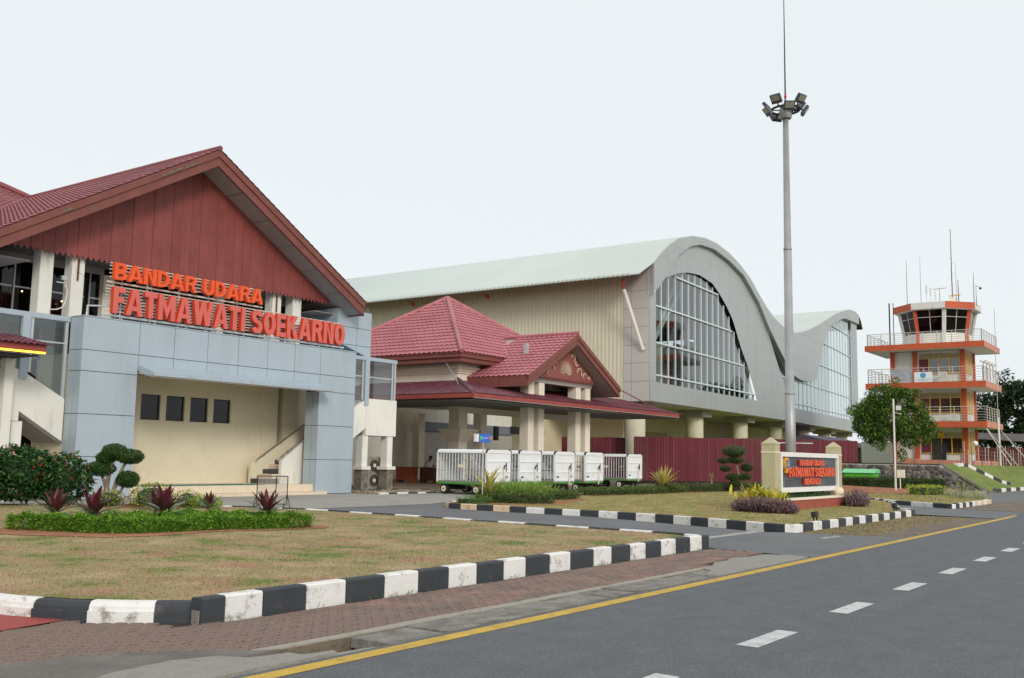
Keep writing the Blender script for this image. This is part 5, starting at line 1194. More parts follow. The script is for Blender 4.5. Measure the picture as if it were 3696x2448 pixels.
# ================================================================== LUGGAGE TROLLEYS
m_cw = M('trolley_white', c(236,237,238), .5, var=.03, scale=1.5, dirt=c(176,160,140), dirt_amt=.5, dirt_scale=(2,2,1), dirt_lo=.6, dirt_hi=.8); m_cg = M('trolley_green', c(80,142,70), .55, var=.08); m_tyre = M('tyre', c(34,34,34), .8); m_rim = M('rim', c(226,216,196), .6, var=.08)
m_mesh = M('cage_back', c(150,146,140), .7, var=.06); m_caprub = M('rubber_corner', c(44,44,44), .6); m_red = M('red_marker', c(176,40,34), .5)
def trolley(x, y, num, label):
    """front (tow bar) faces -y, long cage sides face x; 1.86 wide, 2.8 long"""
    t = thing('luggage_trolley', label, 'luggage trolley', (x+.93,y+1.4,0), 'covered luggage trolleys in front of the pavilion')
    w, l, zb, zt = 1.86, 2.82, .56, 2.0
    MB().box(x,x+w,y,y+l,.46,.555).build('chassis', m_cg, t)
    MB().box(x+.05,x+w-.05,y+.05,y+l-.05,zb,zb+.05).build('deck', m_mesh, t)
    rf = MB(); rf.prism([(x-.02,y-.03,zt-.14),(x+.0,y-.03,zt-.04),(x+.1,y-.03,zt+.02),(x+w-.1,y-.03,zt+.02),(x+w,y-.03,zt-.04),(x+w+.02,y-.03,zt-.14)], (0,l+.06,0)); rf.build('roof', m_cw, t)
    for yy in (y-.045, y+l-.03):
        for xx in (x-.03, x+w-.19): MB().prism([(xx,yy,zt-.12),(xx+.03,yy,zt-.03),(xx+.1,yy,zt+.05),(xx+.22,yy,zt+.05),(xx+.22,yy,zt+.0),(xx+.1,yy,zt-.0),(xx+.06,yy,zt-.12)] if xx < x+.5 else [(xx+.22,yy,zt-.12),(xx+.19,yy,zt-.03),(xx+.12,yy,zt+.05),(xx,yy,zt+.05),(xx,yy,zt),(xx+.12,yy,zt),(xx+.16,yy,zt-.12)], (0,.075,0)).build('corner_guard', m_caprub, t)
    for xx in (x, x+w-.05):
        for yy in (y, y+l-.05): MB().box(xx,xx+.05,yy,yy+.05,zb,zt-.13).build('corner_post', m_cw, t)
        for k in range(15):
            yy = y+.05+(l-.1)*(k+1)/16; MB().box(xx+.012,xx+.036,yy-.012,yy+.012,zb+.05,zt-.13).build('cage_bar', m_cw, t)
        for z in (zb+.5,zb+.95): MB().box(xx+.014,xx+.034,y+.05,y+l-.05,z,z+.02).build('cage_rail', m_mesh, t)
        MB().box(xx-.005,xx+.045,y+1.3,y+1.6,1.2,1.34).build('latch', m_rim, t)
    # solid ends with pressed ribs
    for yy, d in ((y-.02,1),(y+l-.02,1)):
        ep = MB().box(x+.03,x+w-.03,yy+.02,yy+.05,zb,zt-.0).build('end_panel', m_cw, t)
        if yy < y:
            for z in (.62,1.02,1.5,1.9): MB().box(x+.05,x+w-.05,yy-.012,yy+.019,z-.022,z+.022).build('panel_rib', m_cw, ep)
            for k in range(4): xx = x+.06+.58*k; MB().box(xx-.022,xx+.022,yy-.008,yy+.018,.64,1.88).build('panel_rib', m_cw, ep)
            if num:
                xo = x+1.38
                for ch, me in text_mesh('number', num, .26, .13, .004, (m_frame, m_frame), .18): o = put('number', me, ep); o.location = (xo,yy+.012,.74)
            MB().box(x+.2,x+.42,yy+.01,yy+.018,.75,.83).build('label_plate', M('label_blue', c(70,100,140), .6), ep)
            MB().box(x+1.5,x+1.52,yy-.02,yy+.016,1.05,1.45).build('panel_slot', m_caprub, ep)
    tb = MB().tube([(x+1.2,y-.1,.42),(x+1.23,y-.14,.7),(x+1.2,y-.12,1.18)],[.04,.035,.03],6).build('tow_bar', m_rim, t); MB().tube([(x+1.2,y-.12,1.16),(x+1.24,y-.12,1.3),(x+1.3,y-.12,1.34)],.035,6).build('tow_eye', m_caprub, tb)
    MB().box(x+.85,x+1.25,y-.1,y+.5,.4,.45).build('drawbar_frame', m_caprub, t)
    for xx in (x+.02, x+w-.24):
        for yy in (y+.55, y+l-.42):
            ty = MB(); ty.tube([(xx,yy,.24),(xx+.03,yy,.24),(xx+.19,yy,.24),(xx+.22,yy,.24)],[.2,.24,.24,.2],18); wh = ty.build('wheel', m_tyre, t)
            MB().tube([(xx-.015,yy,.24),(xx+.235,yy,.24)],.135,14).build('rim', m_rim, wh); MB().tube([(xx-.03,yy,.24),(xx,yy,.24)],.04,8).build('hub', m_frame, wh)
    for yy in (y+.55, y+l-.42): MB().tube([(x+.2,yy,.24),(x+w-.2,yy,.24)],.04,6).build('axle', m_caprub, t); MB().box(x+.3,x+w-.3,yy-.05,yy+.05,.28,.46).build('spring_mount', m_caprub, t)
    MB().box(x-.012,x+.08,y+l-.02,y+l+.01,.47,.54).build('reflector', m_red, t); MB().box(x-.012,x+.08,y-.01,y+.03,.47,.54).build('reflector', m_red, t)
for (x, y, num, lab) in ((35.15,26.5,'013','nearest white luggage trolley with its long caged side in full view'),(37.72,26.55,'016','second luggage trolley from the left, numbered on its white end panel'),
        (40.65,26.5,'013','middle one of the five white luggage trolleys'),(43.4,26.45,'','fourth luggage trolley from the left, its front wheel showing'),(51.7,28.6,'','rightmost luggage trolley, standing apart by the maroon hoarding')):
    trolley(x, y, num, lab)
# ================================================================== SMALL THINGS ROUND THE FORECOURT
def leafmat(name, a, b, sc=2.0, trans=.25, rough=.55):
    if name in MATS: return MATS[name]
    mt = bpy.data.materials.new(name); mt.use_nodes = True; MATS[name] = mt; n = mt.node_tree; L = n.links.new; p = n.nodes['Principled BSDF']
    tc = n.nodes.new('ShaderNodeTexCoord'); ns = n.nodes.new('ShaderNodeTexNoise'); ns.inputs['Scale'].default_value = sc; ns.inputs['Detail'].default_value = 6; ns.inputs['Roughness'].default_value = .7
    L(tc.outputs['Object'], ns.inputs['Vector'])
    r = n.nodes.new('ShaderNodeValToRGB'); r.color_ramp.elements[0].position = .34; r.color_ramp.elements[1].position = .66
    r.color_ramp.elements[0].color = tuple(a)+(1,); r.color_ramp.elements[1].color = tuple(b)+(1,); L(ns.outputs['Fac'], r.inputs['Fac'])
    L(r.outputs[0], p.inputs['Base Color']); p.inputs['Roughness'].default_value = rough; p.inputs['Specular IOR Level'].default_value = .3
    t = n.nodes.new('ShaderNodeBsdfTranslucent'); L(r.outputs[0], t.inputs['Color']); ms = n.nodes.new('ShaderNodeMixShader'); ms.inputs[0].default_value = trans
    L(p.outputs[0], ms.inputs[1]); L(t.outputs[0], ms.inputs[2]); L(ms.outputs[0], n.nodes['Material Output'].inputs['Surface'])
    return mt
def add_leaf(mb, p, size, up=.3, m=0, wid=.45, droop=0.):
    d = Vector((rnd.gauss(0,1), rnd.gauss(0,1), rnd.gauss(up,.6)-droop))
    if d.length < .01: d = Vector((1,0,0))
    d.normalize(); s = d.cross(Vector((rnd.gauss(0,.4),rnd.gauss(0,.4),1)))
    if s.length < .01: s = Vector((1,0,0))
    s.normalize(); l = size*rnd.uniform(.7,1.25); w = l*wid*.5; p = Vector(p); mid = p+d*l*.45; nn = d.cross(s)*l*.06
    mb.face([p, mid+s*w+nn, p+d*l, mid-s*w+nn], m)
def ell(e, bias=.5):
    while True:
        v = Vector((rnd.uniform(-1,1), rnd.uniform(-1,1), rnd.uniform(-1,1)))
        if .02 < v.length <= 1: break
    r = v.length**bias; v = v.normalized()*r
    return (e[0]+v.x*e[3], e[1]+v.y*e[4], e[2]+v.z*e[5])
def cloud(name, ells, n, size, mats, parent=None, up=.3, wid=.45, bias=.4, zmin=None, droop=0., kind=None):
    mb = MB(); vol = [e[3]*e[4]*e[5] for e in ells]; tot = sum(vol); k = 0
    while k < n:
        t = rnd.uniform(0, tot); i = 0
        while t > vol[i] and i < len(vol)-1: t -= vol[i]; i += 1
        p = ell(ells[i], bias)
        if zmin is not None and p[2] < zmin: p = (p[0], p[1], zmin+rnd.uniform(0,.1))
        add_leaf(mb, p, size, up, rnd.randrange(len(mats)) if isinstance(mats, (list,tuple)) else 0, wid, droop); k += 1
    return mb.build(name, mats, parent, kind=kind)
def solid(name, ells, mt, parent, k=.8, n=14):
    mb = MB()
    for e in ells: mb.ball((e[0],e[1],e[2]), e[3]*k, e[4]*k, e[5]*k, n, 8)
    return mb.build(name, mt, parent, True)
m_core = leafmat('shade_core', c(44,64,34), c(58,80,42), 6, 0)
def hedge(label, poly, z0, z1, n, size, mats, name='hedge', cat='hedge', up=.6, wid=.5, core=None, group=None):
    """clipped hedge: an inner body plus leaves packed on its top and sides"""
    cx_ = sum(p[0] for p in poly)/len(poly); cy_ = sum(p[1] for p in poly)/len(poly)
    t = thing(name, label, cat, (cx_,cy_,z0), group)
    q = [(cx_+(p[0]-cx_)*.88, cy_+(p[1]-cy_)*.86) for p in poly]
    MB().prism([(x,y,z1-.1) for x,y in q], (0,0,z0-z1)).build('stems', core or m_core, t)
    mb = MB(); x0_ = min(p[0] for p in poly); x1_ = max(p[0] for p in poly); y0_ = min(p[1] for p in poly); y1_ = max(p[1] for p in poly)
    per = [(a, b, hypot(b[0]-a[0], b[1]-a[1])) for a, b in zip(poly, poly[1:]+poly[:1])]; P_ = sum(e[2] for e in per); A_ = area2(poly)
    ns = int(n*P_*(z1-z0)/(P_*(z1-z0)+A_)); k = 0
    bump = lambda x, y: .04*sin(x*5+y*3)+.03*sin(x*11-y*7)
    while k < n-ns:
        x, y = rnd.uniform(x0_,x1_), rnd.uniform(y0_,y1_)
        if not inpoly(x,y,poly): continue
        add_leaf(mb, (x,y,z1-.05+bump(x,y)+rnd.uniform(-.04,.03)), size, up, rnd.randrange(len(mats)), wid); k += 1
    for k in range(ns):
        t_ = rnd.uniform(0,P_); i = 0
        while t_ > per[i][2] and i < len(per)-1: t_ -= per[i][2]; i += 1
        a, b, L_ = per[i]; f = t_/max(L_,1e-6); z = rnd.uniform(z0,z1-.02); j = rnd.gauss(0,.03)
        add_leaf(mb, (lerp(a[0],b[0],f)+j, lerp(a[1],b[1],f)+rnd.gauss(0,.03), z+bump(a[0],a[1])*.5), size, up*.5, rnd.randrange(len(mats)), wid)
    mb.build('foliage', mats, t); return t
def blade(mb, base, az, el, L_, w, bend, n=5, m=0, fold=.15):
    """one strap leaf that leaves the base at elevation el and bends down"""
    p = Vector(base); d0 = el; s = Vector((-sin(az), cos(az), 0)); prev = None
    for k in range(n+1):
        t = k/n; ww = w*(1-t)**.6*(.55+.9*t if t < .5 else 1)*(1 if k < n else .05); e = d0-bend*t
        if k: p = p+Vector((cos(az)*cos(e), sin(az)*cos(e), sin(e)))*(L_/n)
        up = Vector((-cos(az)*sin(e), -sin(az)*sin(e), cos(e)))
        i = len(mb.v); mb.v += [tuple(p-s*ww+up*ww*fold), tuple(p-up*ww*fold*.3), tuple(p+s*ww+up*ww*fold)]
        if k:
            for q in (0,1): mb.f.append((prev+q, prev+q+1, i+q+1, i+q)); mb.m.append(m)
        prev = i
def rosette(name, label, cat, base, n, L_, w, mats, el0=80, el1=15, bend=.7, group=None, stem=None, lean=0.):
    t = thing(name, label, cat, base, group)
    if stem: MB().lathe(base[0],base[1],[(stem[0]*1.1,base[2]-stem[1]),(stem[0],base[2]-stem[1]*.5),(stem[0]*.8,base[2]+.05)],8).build('stem', stem[2], t)
    for k in range(n):
        f = k/(n-1); az = k*2.39996+rnd.uniform(-.25,.25); el = radians(lerp(el0,el1,f**1.1)+rnd.uniform(-8,8)); mb = MB()
        blade(mb, (base[0]+.02*cos(az),base[1]+.02*sin(az),base[2]+.06*(1-f)), az, el, L_*rnd.uniform(.75,1.1)*(.8+.25*f), w*rnd.uniform(.85,1.15), bend*rnd.uniform(.6,1.3))
        mb.build('leaf', mats[min(len(mats)-1, int(f*len(mats)*.999))], t, True)
    return t
def lat(P, l, z): return (P[0]+.583*l, P[1]-.8126*l, z)

# --- big red-flowering shrub at the left edge
SB = thing('flowering_shrub', 'large dark green shrub dotted with red flower spikes at the left edge', 'shrub', (13.9,26.0,.2))
es = [(11.6,27.2,.95,1.1,1.0,.75),(12.9,26.6,1.0,1.1,.95,.8),(14.0,26.1,1.05,.95,.9,.72),(14.9,25.5,.9,.75,.75,.7)]
m_sh1 = leafmat('shrub_dark', c(34,62,36), c(56,92,48), 4); m_sh2 = leafmat('shrub_mid', c(58,100,48), c(86,132,60), 5)
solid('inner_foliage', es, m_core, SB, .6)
cloud('foliage', es, 11000, .18, [m_sh1, m_sh1, m_sh1, m_sh2], SB, up=-.1, bias=.22, droop=.35, wid=.42, zmin=.2)
m_fl = M('red_flower', c(188,56,44), .6, var=.15); mb = MB()
for k in range(330):
    p = ell(rnd.choice(es), .03)
    if p[2] < .35: continue
    mb.tube([p,(p[0]+rnd.uniform(-.02,.02),p[1],p[2]+.04),(p[0],p[1],p[2]+rnd.uniform(.06,.11))],[.007,.012,.002],5)
mb.build('flower_spikes', m_fl, SB, kind='stuff')
# --- cloud-pruned tree in front of the portal
T0 = (15.9,25.0); m_bark = M('grey_bark', c(138,122,104), .9, var=.2, scale=6, bump=.5, bscale=20)
TP = thing('topiary_tree', 'cloud pruned small tree with five leaf pads before the portal pillar', 'topiary', (T0[0],T0[1],.2))
for pts, r in (([lat(T0,.02,.15),lat(T0,-.02,.7),lat(T0,.06,1.1),lat(T0,.12,1.5)],[.09,.07,.05,.03]),([lat(T0,.16,.15),lat(T0,.2,.7),lat(T0,.36,1.1),lat(T0,.52,1.45)],[.07,.055,.045,.03]),([lat(T0,-.02,.65),lat(T0,-.14,.95),lat(T0,-.24,1.12)],[.05,.04,.03]),([lat(T0,.12,.25),lat(T0,.35,.5),lat(T0,.5,.78)],[.05,.04,.03])):
    MB().tube(smooth_path(pts,1), [lerp(r[0],r[-1],k/(len(smooth_path(pts,1))-1)) for k in range(len(smooth_path(pts,1)))], 7).build('trunk', m_bark, TP, True)
m_tp = leafmat('topiary_leaf', c(52,82,40), c(84,118,58), 9)
for l, z, rx, rz in ((.15,1.62,.33,.22),(.58,1.5,.36,.2),(-.06,1.46,.26,.15),(-.2,1.16,.38,.2),(.56,.88,.29,.22)):
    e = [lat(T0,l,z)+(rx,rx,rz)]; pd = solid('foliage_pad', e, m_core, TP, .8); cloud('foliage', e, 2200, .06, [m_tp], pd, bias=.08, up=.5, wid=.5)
# --- flower bed behind the lawn
soil_patch([(14.2,24.9),(16.2,22.4),(17.3,22.3),(17.2,23.4),(16.0,24.6),(14.8,25.6)], .205)
FB = thing('flower_bed', 'mixed bed of small pink and yellow flowers beside the cloud pruned tree', 'flower bed', (16.2,23.7,.2))
fe = [(15.5,24.3,.35,.5,.45,.28),(16.3,23.5,.42,.62,.55,.4),(16.9,22.8,.35,.4,.35,.3)]
solid('inner_foliage', fe, m_core, FB, .7)
cloud('foliage', fe, 2600, .07, [leafmat('bed_green', c(72,104,44), c(120,140,60), 6), leafmat('bed_yellow', c(150,160,60), c(178,180,80), 6)], FB, bias=.12, zmin=.2)
for nm, col in (('pink_flowers', c(200,130,160)), ('yellow_flowers', c(226,196,70)), ('white_flowers', c(230,228,220))):
    mb = MB()
    for k in range(70):
        p = ell(rnd.choice(fe), .02)
        if p[2] > .25: mb.ball(p,.022,.022,.015,6,4)
    mb.build(nm, M(nm, col, .6, var=.1), FB, kind='stuff')
LB = thing('lime_bush', 'small lime green bush behind the red bromeliads', 'bush', (17.1,22.2,.2)); le = [(17.1,22.25,.32,.45,.4,.2)]
cloud('foliage', le, 700, .07, [leafmat('lime_leaf', c(120,150,40), c(164,188,58), 6)], LB, bias=.2, zmin=.2)
MB().ball((17.1,22.25,.28),.32,.28,.13,10,6).build('inner_foliage', m_core, LB)
# pale grasses under the topiary
PG = thing('pale_grass_clump', 'tuft of pale striped grass at the foot of the cloud pruned tree', 'grass clump', (15.4,24.7,.2)); mb = MB()
for k in range(170): blade(mb, (15.4+rnd.gauss(0,.35),24.6+rnd.gauss(0,.3),.19), rnd.uniform(0,6.3), radians(rnd.uniform(45,85)), rnd.uniform(.2,.38), .008, 1.0, 3)
mb.build('blades', leafmat('pale_blade', c(150,156,120), c(196,196,166), 5), PG)
# --- lime hedge with bromeliads in the near lawn
m_lime = [leafmat('hedge_lime', c(78,124,26), c(122,164,46), 7), leafmat('hedge_lime_b', c(98,142,34), c(150,184,60), 7), leafmat('hedge_green', c(62,104,28), c(92,136,40), 7)]
HPOLY = [(9.6,18.1),(10.0,17.0),(10.45,16.0),(11.3,15.75),(12.4,15.7),(13.3,15.2),(14.1,15.0),(14.4,15.45),(13.9,16.3),(13.3,17.2),(12.6,17.4),(11.6,17.25),(10.9,17.5),(10.3,18.3),(9.8,18.5)]
HPOLY = [tuple(p) for p in smooth_path(HPOLY+[HPOLY[0]],1)][:-1]
soil_patch([(8.7,18.4),(9.1,16.9),(9.9,15.5),(10.8,15.2),(12.0,15.35),(13.2,14.9),(14.2,14.7),(14.7,15.1),(14.0,16.4),(10.3,18.6)], .2)
hedge('bright lime green low hedge of a winding outline in the near lawn', HPOLY, .19, .47, 24000, .06, m_lime, core=leafmat('lime_core', c(70,108,28), c(84,126,34), 6, 0))
m_br = [leafmat('brom_red', c(84,38,46), c(110,52,58), 5, .2, .35), leafmat('brom_maroon', c(72,42,42), c(98,64,56), 5, .2, .35), leafmat('brom_green', c(88,104,64), c(134,150,120), 4, .2, .35)]
m_bstem = M('brom_stem', c(122,92,70), .9, var=.35, scale=12)
for k, (x, y, s, lab) in enumerate(((10.35,17.9,.95,'leftmost red bromeliad rising from the lime hedge'),(10.55,16.95,1.1,'broad red bromeliad with long low leaves, second from the left'),(12.45,17.75,1.0,'red bromeliad behind the tallest one, third from the left'),(11.9,16.75,1.15,'tallest dark red bromeliad near the middle of the lime hedge'),(13.6,17.6,.75,'small green and red bromeliad at the back of the lime hedge'),(13.5,15.65,1.0,'rightmost dark red bromeliad in front of the wire screen'))):
    rosette('bromeliad', lab, 'bromeliad', (x,y,.47), 24, .58*s, .078*s, m_br if k != 4 else [m_br[0],m_br[2],m_br[2]], 84, 14, .35, 'red bromeliads in the lime hedge', (.07*s,.3,m_bstem))
# --- wire screen on a stand
WS = thing('wire_screen', 'square wire mesh screen on splayed legs standing on the forecourt', 'screen', (20.5,23.7,0))
a, b = Vector((20.25,23.95,0)), Vector((20.98,23.42,0))
for p, q in (((a,.12),(a,.98)),((b,.12),(b,.98)),((a,.98),(b,.98)),((a,.14),(b,.14)),((a.lerp(b,.62),.14),(a.lerp(b,.62),.98))): MB().tube([(p[0].x,p[0].y,p[1]),(q[0].x,q[0].y,q[1])],.016,5).build('frame_bar', m_frame, WS)
for p in (a, b):
    for sgn in (-1,1): MB().tube([(p.x,p.y,.45),(p.x+sgn*.12,p.y+sgn*.3,0)],.014,5).build('leg', m_frame, WS)
mb = MB()
for k in range(1,24): p = a.lerp(b,k/24); mb.tube([(p.x,p.y,.14),(p.x,p.y,.98)],.0045,3,cap=False)
for k in range(1,22): z = .14+.84*k/22; mb.tube([(a.x,a.y,z),(b.x,b.y,z)],.0045,3,cap=False)
mb.build('wire_mesh', m_rail, WS)
# --- island planting
m_hd = [leafmat('clip_green', c(82,104,50), c(122,136,68), 5), leafmat('clip_dark', c(64,86,44), c(94,114,58), 5), leafmat('clip_brown', c(98,86,62), c(120,108,74), 5)]
soil_patch([(26.2,21.2),(26.6,19.2),(28.0,18.2),(29.4,18.6),(33.4,20.2),(33.6,21.6),(29,22)], .146)
soil_patch([(35.8,22.6),(36.2,21.3),(45.8,21.2),(52,22.2),(52,24.5),(42,23.6)], .146)
hedge('clipped dark hedge at the tip of the far island', [(27.2,20.9),(27.5,19.4),(28.4,18.7),(29.0,18.9),(29.6,20.0),(29.0,21.2),(28,21.4)], .14, .44, 7000, .075, m_hd[:2]+[m_hd[1]])
hedge('short clipped hedge beside the tall grass on the island', [(30.9,20.9),(31.3,20.2),(33.1,20.4),(33.4,21.0),(32.6,21.5),(31.3,21.5)], .14, .44, 3600, .075, m_hd[:2])
hedge('long low clipped hedge in front of the trolleys', [(36.3,22.6),(36.6,21.8),(41,21.5),(45.6,21.7),(45.8,22.4),(41,22.5)], .14, .44, 9000, .085, m_hd[:2])
hedge('thin dark hedge running on towards the monument sign', [(45.9,22.2),(46.0,21.6),(50,21.2),(54.5,21.0),(54.6,21.9),(50,22.1)], .14, .52, 6500, .09, m_hd[1:])
hedge('small round green groundcover at the island tip', [(26.2,21.0),(26.0,20.4),(26.6,19.9),(27.2,20.2),(27.1,20.9)], .14, .38, 700, .06, [leafmat('cover_green', c(74,110,40), c(112,144,60), 6)])
TG = thing('tall_grass_clump', 'tall bright green grass between the hedges of the island', 'grass clump', (30.0,21.0,.14)); mb = MB()
for k in range(1500): blade(mb, (rnd.uniform(28.9,31.8),rnd.uniform(20.6,21.9),.14), rnd.uniform(0,6.3), radians(rnd.uniform(55,88)), rnd.uniform(.6,1.0), .02, .7, 4)
mb.build('blades', leafmat('tall_blade', c(112,152,60), c(164,188,98), 3), TG)
m_yu = [leafmat('yucca_yellow', c(176,160,78), c(206,194,116), 6), leafmat('yucca_green', c(120,128,60), c(186,176,92), 6)]
rosette('variegated_agave', 'yellow striped agave behind the hedge before the first trolley', 'agave', (27.95,20.95,.42), 24, 1.3, .08, m_yu, 84, 20, .6)
rosette('variegated_agave', 'large yellow agave fan on the long hedge by the hoarding', 'agave', (43.4,22.0,.42), 52, 1.3, .08, m_yu, 88, 8, .5)
BS = thing('blue_direction_sign', 'small blue direction plate on a slim pole at the island tip', 'sign', (27.35,20.75,.14))
MB().tube([(27.35,20.75,.1),(27.35,20.75,2.2)],.02,6).build('pole', m_rail, BS)
def ori(P, u, z, d=0.): return (P[0]+.74*u+.67*d*0-.0, P[1]-.67*u-.0-d, z)
pl2 = MB().hexa([ori((27.35,20.75),-.17,2.18,.03),ori((27.35,20.75),.22,2.18,.03),ori((27.35,20.75),.22,2.18,0),ori((27.35,20.75),-.17,2.18,0),ori((27.35,20.75),-.17,2.47,.03),ori((27.35,20.75),.22,2.47,.03),ori((27.35,20.75),.22,2.47,0),ori((27.35,20.75),-.17,2.47,0)]).build('plate', M('sign_blue', c(44,96,190), .5), BS)
def mark(u0_, u1_, z0_, z1_, mt): MB().hexa([ori((27.35,20.75),u0_,z0_,.036),ori((27.35,20.75),u1_,z0_,.036),ori((27.35,20.75),u1_,z0_,.031),ori((27.35,20.75),u0_,z0_,.031),ori((27.35,20.75),u0_,z1_,.036),ori((27.35,20.75),u1_,z1_,.036),ori((27.35,20.75),u1_,z1_,.031),ori((27.35,20.75),u0_,z1_,.031)]).build('plate_mark', mt, pl2)
mark(-.14,-.06,2.27,2.39,M('mark_green', c(70,180,120), .5)); mark(.17,.215,2.28,2.38,M('mark_red', c(220,60,70), .5)); mark(-.03,.14,2.315,2.345,M('mark_pale', c(150,180,225), .5))
MB().hexa([ori((27.35,20.75),-.26,2.2,.02),ori((27.35,20.75),-.18,2.2,.02),ori((27.35,20.75),-.18,2.2,-.1),ori((27.35,20.75),-.26,2.2,-.1),ori((27.35,20.75),-.26,2.47,.02),ori((27.35,20.75),-.18,2.47,.02),ori((27.35,20.75),-.18,2.47,-.1),ori((27.35,20.75),-.26,2.47,-.1)]).build('side_plate', m_whitew, pl2)
# sculpted pine topiary near the sign
T2 = (49.0,20.6); PT = thing('topiary_tree', 'layered topiary with mushroom top beside the left sign pillar', 'topiary', (T2[0],T2[1],.14))
MB().tube(smooth_path([lat(T2,.2,.1),lat(T2,.12,.8),lat(T2,-.02,1.35),lat(T2,-.12,2.0)],1),[.07,.065,.06,.055,.05,.045,.04][:len(smooth_path([0,0,0,0] and [(0,0,0)]*4,1))] if False else .055,7).build('trunk', m_bark, PT, True)
m_pt = leafmat('pine_leaf', c(74,88,56), c(112,122,78), 8)
for l, z, rx, rz in ((-.18,2.22,.60,.28),(-.09,1.76,.40,.16),(-.72,1.72,.27,.13),(-.62,1.3,.27,.12),(.5,1.38,.28,.2),(-.24,.88,.34,.17),(.4,.9,.3,.16),(-.1,.55,.3,.14)):
    e = [lat(T2,l,z)+(rx,rx,rz)]; pd = solid('foliage_pad', e, m_core, PT, .8); cloud('foliage', e, 2000, .09, [m_pt], pd, bias=.07, up=.6, wid=.4)
rosette('small_palm', 'tiny palm with a thin stem left of the layered topiary', 'palm', lat(T2,-1.35,.85), 12, .4, .03, [m_yu[1]], 80, 0, .9, None, (.05,.75,m_bark))
# planting round the monument sign
m_cr = [leafmat('croton_yellow', c(196,180,50), c(222,208,88), 7, .3), leafmat('croton_green', c(110,140,50), c(196,188,70), 7, .3)]
CR = thing('yellow_croton', 'bright yellow croton clump at the foot of the left sign pillar', 'croton', (30.6,11.7,.14))
for k in range(130):
    q = (30.45+rnd.gauss(0,.25), 12.05+rnd.gauss(0,.32), .38+rnd.uniform(0,.32)); mb = MB(); blade(mb, q, rnd.uniform(0,6.3), radians(rnd.uniform(25,85)), rnd.uniform(.3,.5), .07, .5, 4)
    mb.build('leaf', m_cr[rnd.random() < .35], CR, True)
m_pu = [leafmat('purple_leaf', c(108,72,86), c(152,114,126), 7), leafmat('purple_grey', c(128,106,108), c(164,146,144), 7)]
def spiky(label, ells_, n, size):
    t = thing('purple_groundcover', label, 'groundcover', (ells_[0][0],ells_[0][1],.14), 'purple groundcover at the monument sign'); solid('inner_foliage', ells_, leafmat('purple_core', c(58,40,44), c(70,50,52), 5, 0), t, .8); mb = MB()
    for k in range(n):
        p = ell(rnd.choice(ells_), .12)
        if p[2] < .12: continue
        blade(mb, p, rnd.uniform(0,6.3), radians(rnd.uniform(20,85)), size*rnd.uniform(.7,1.2), .018, .5, 3, rnd.randrange(2))
    mb.build('foliage', m_pu, t)
spiky('wide purple leafy groundcover in front of the yellow croton', [(29.75,12.3,.26,.35,.4,.24),(29.6,11.8,.28,.35,.42,.26),(29.5,11.25,.28,.35,.42,.26),(29.6,10.85,.24,.32,.32,.22)], 1900, .17)
spiky('round purple bush at the right end of the sign planter', [(37.6,11.15,.32,.65,.45,.34),(37.0,10.95,.26,.45,.38,.26)], 900, .2)
hedge('row of dark green plants in the planter beneath the sign', [(31.9,11.8),(36.6,11.8),(36.6,12.4),(31.9,12.4)], .42, .68, 1500, .09, [leafmat('planter_green', c(44,80,40), c(74,112,56), 6)], 'planter_plants', 'plants')
rosette('yellow_leaf_plant', 'small yellow green plant behind the right sign pillar', 'plant', (39.4,12.5,.4), 16, .6, .07, [m_cr[0],m_cr[1]], 75, 15, .6)
for (x, y, lab) in ((26.5,8.95,'small black floodlight on the near corner of the sign island'),(34.6,9.0,'small floodlight near the right end of the sign island kerb')):
    FL = thing('ground_floodlight', lab, 'floodlight', (x,y,.14), 'ground floodlights aimed at the sign')
    MB().hexa([(x-.12,y-.05,.26),(x+.12,y-.05,.26),(x+.12,y+.07,.22),(x-.12,y+.07,.22),(x-.12,y-.03,.40),(x+.12,y-.03,.40),(x+.12,y+.09,.37),(x-.12,y+.09,.37)]).build('housing', m_caprub, FL)
    for sx in (-.13,.12): MB().box(x+sx,x+sx+.015,y-.01,y+.03,.1,.34).build('bracket', m_caprub, FL)
    MB().hexa([(x-.1,y+.072,.235),(x+.1,y+.072,.235),(x+.1,y+.078,.235),(x-.1,y+.078,.235),(x-.1,y+.092,.36),(x+.1,y+.092,.36),(x+.1,y+.098,.36),(x-.1,y+.098,.36)]).build('lens', m_lens, FL)
# third island: soil bed, hedge, bushes, bin, post
mb = MB(); mb.face([(56,17.2,.14),(56,13.5,.14),(62,12.6,.16),(69,14,.2),(69.9,21,.4),(62,21,.4),(58,18.4,.34)]); struct('soil_bed', mb, m_soil)
hedge('long dark hedge in front of the stone wall', [(63.4,20.6),(63.2,18),(64.2,15.4),(66.2,14.2),(67.0,14.6),(65.6,16.6),(64.8,18.6),(64.6,20.8)], .2, .8, 7000, .13, m_hd[1:2]+[leafmat('hedge_deep', c(40,62,32), c(62,84,42), 4)])
hedge('yellow green low bush in front of the dark hedge', [(55.0,13.7),(55.2,12.8),(57.4,12.3),(58.0,13.0),(57,13.7)], .14, .6, 1100, .1, [leafmat('yg_leaf', c(150,164,50), c(186,192,74), 5)], 'bush', 'bush')
PL2 = thing('pale_grass_clump', 'long clump of pale silvery grass along the far island kerb', 'grass clump', (56,11.3,.14)); mb = MB()
for k in range(1100):
    t = rnd.random(); blade(mb, (lerp(58.6,51.6,t)+rnd.gauss(0,.4), lerp(12.3,9.6,t)+rnd.gauss(0,.3), .13), rnd.uniform(0,6.3), radians(rnd.uniform(40,85)), rnd.uniform(.3,.62), .02, .9, 3)
mb.build('blades', leafmat('silver_blade', c(150,156,122), c(190,188,150), 2), PL2)
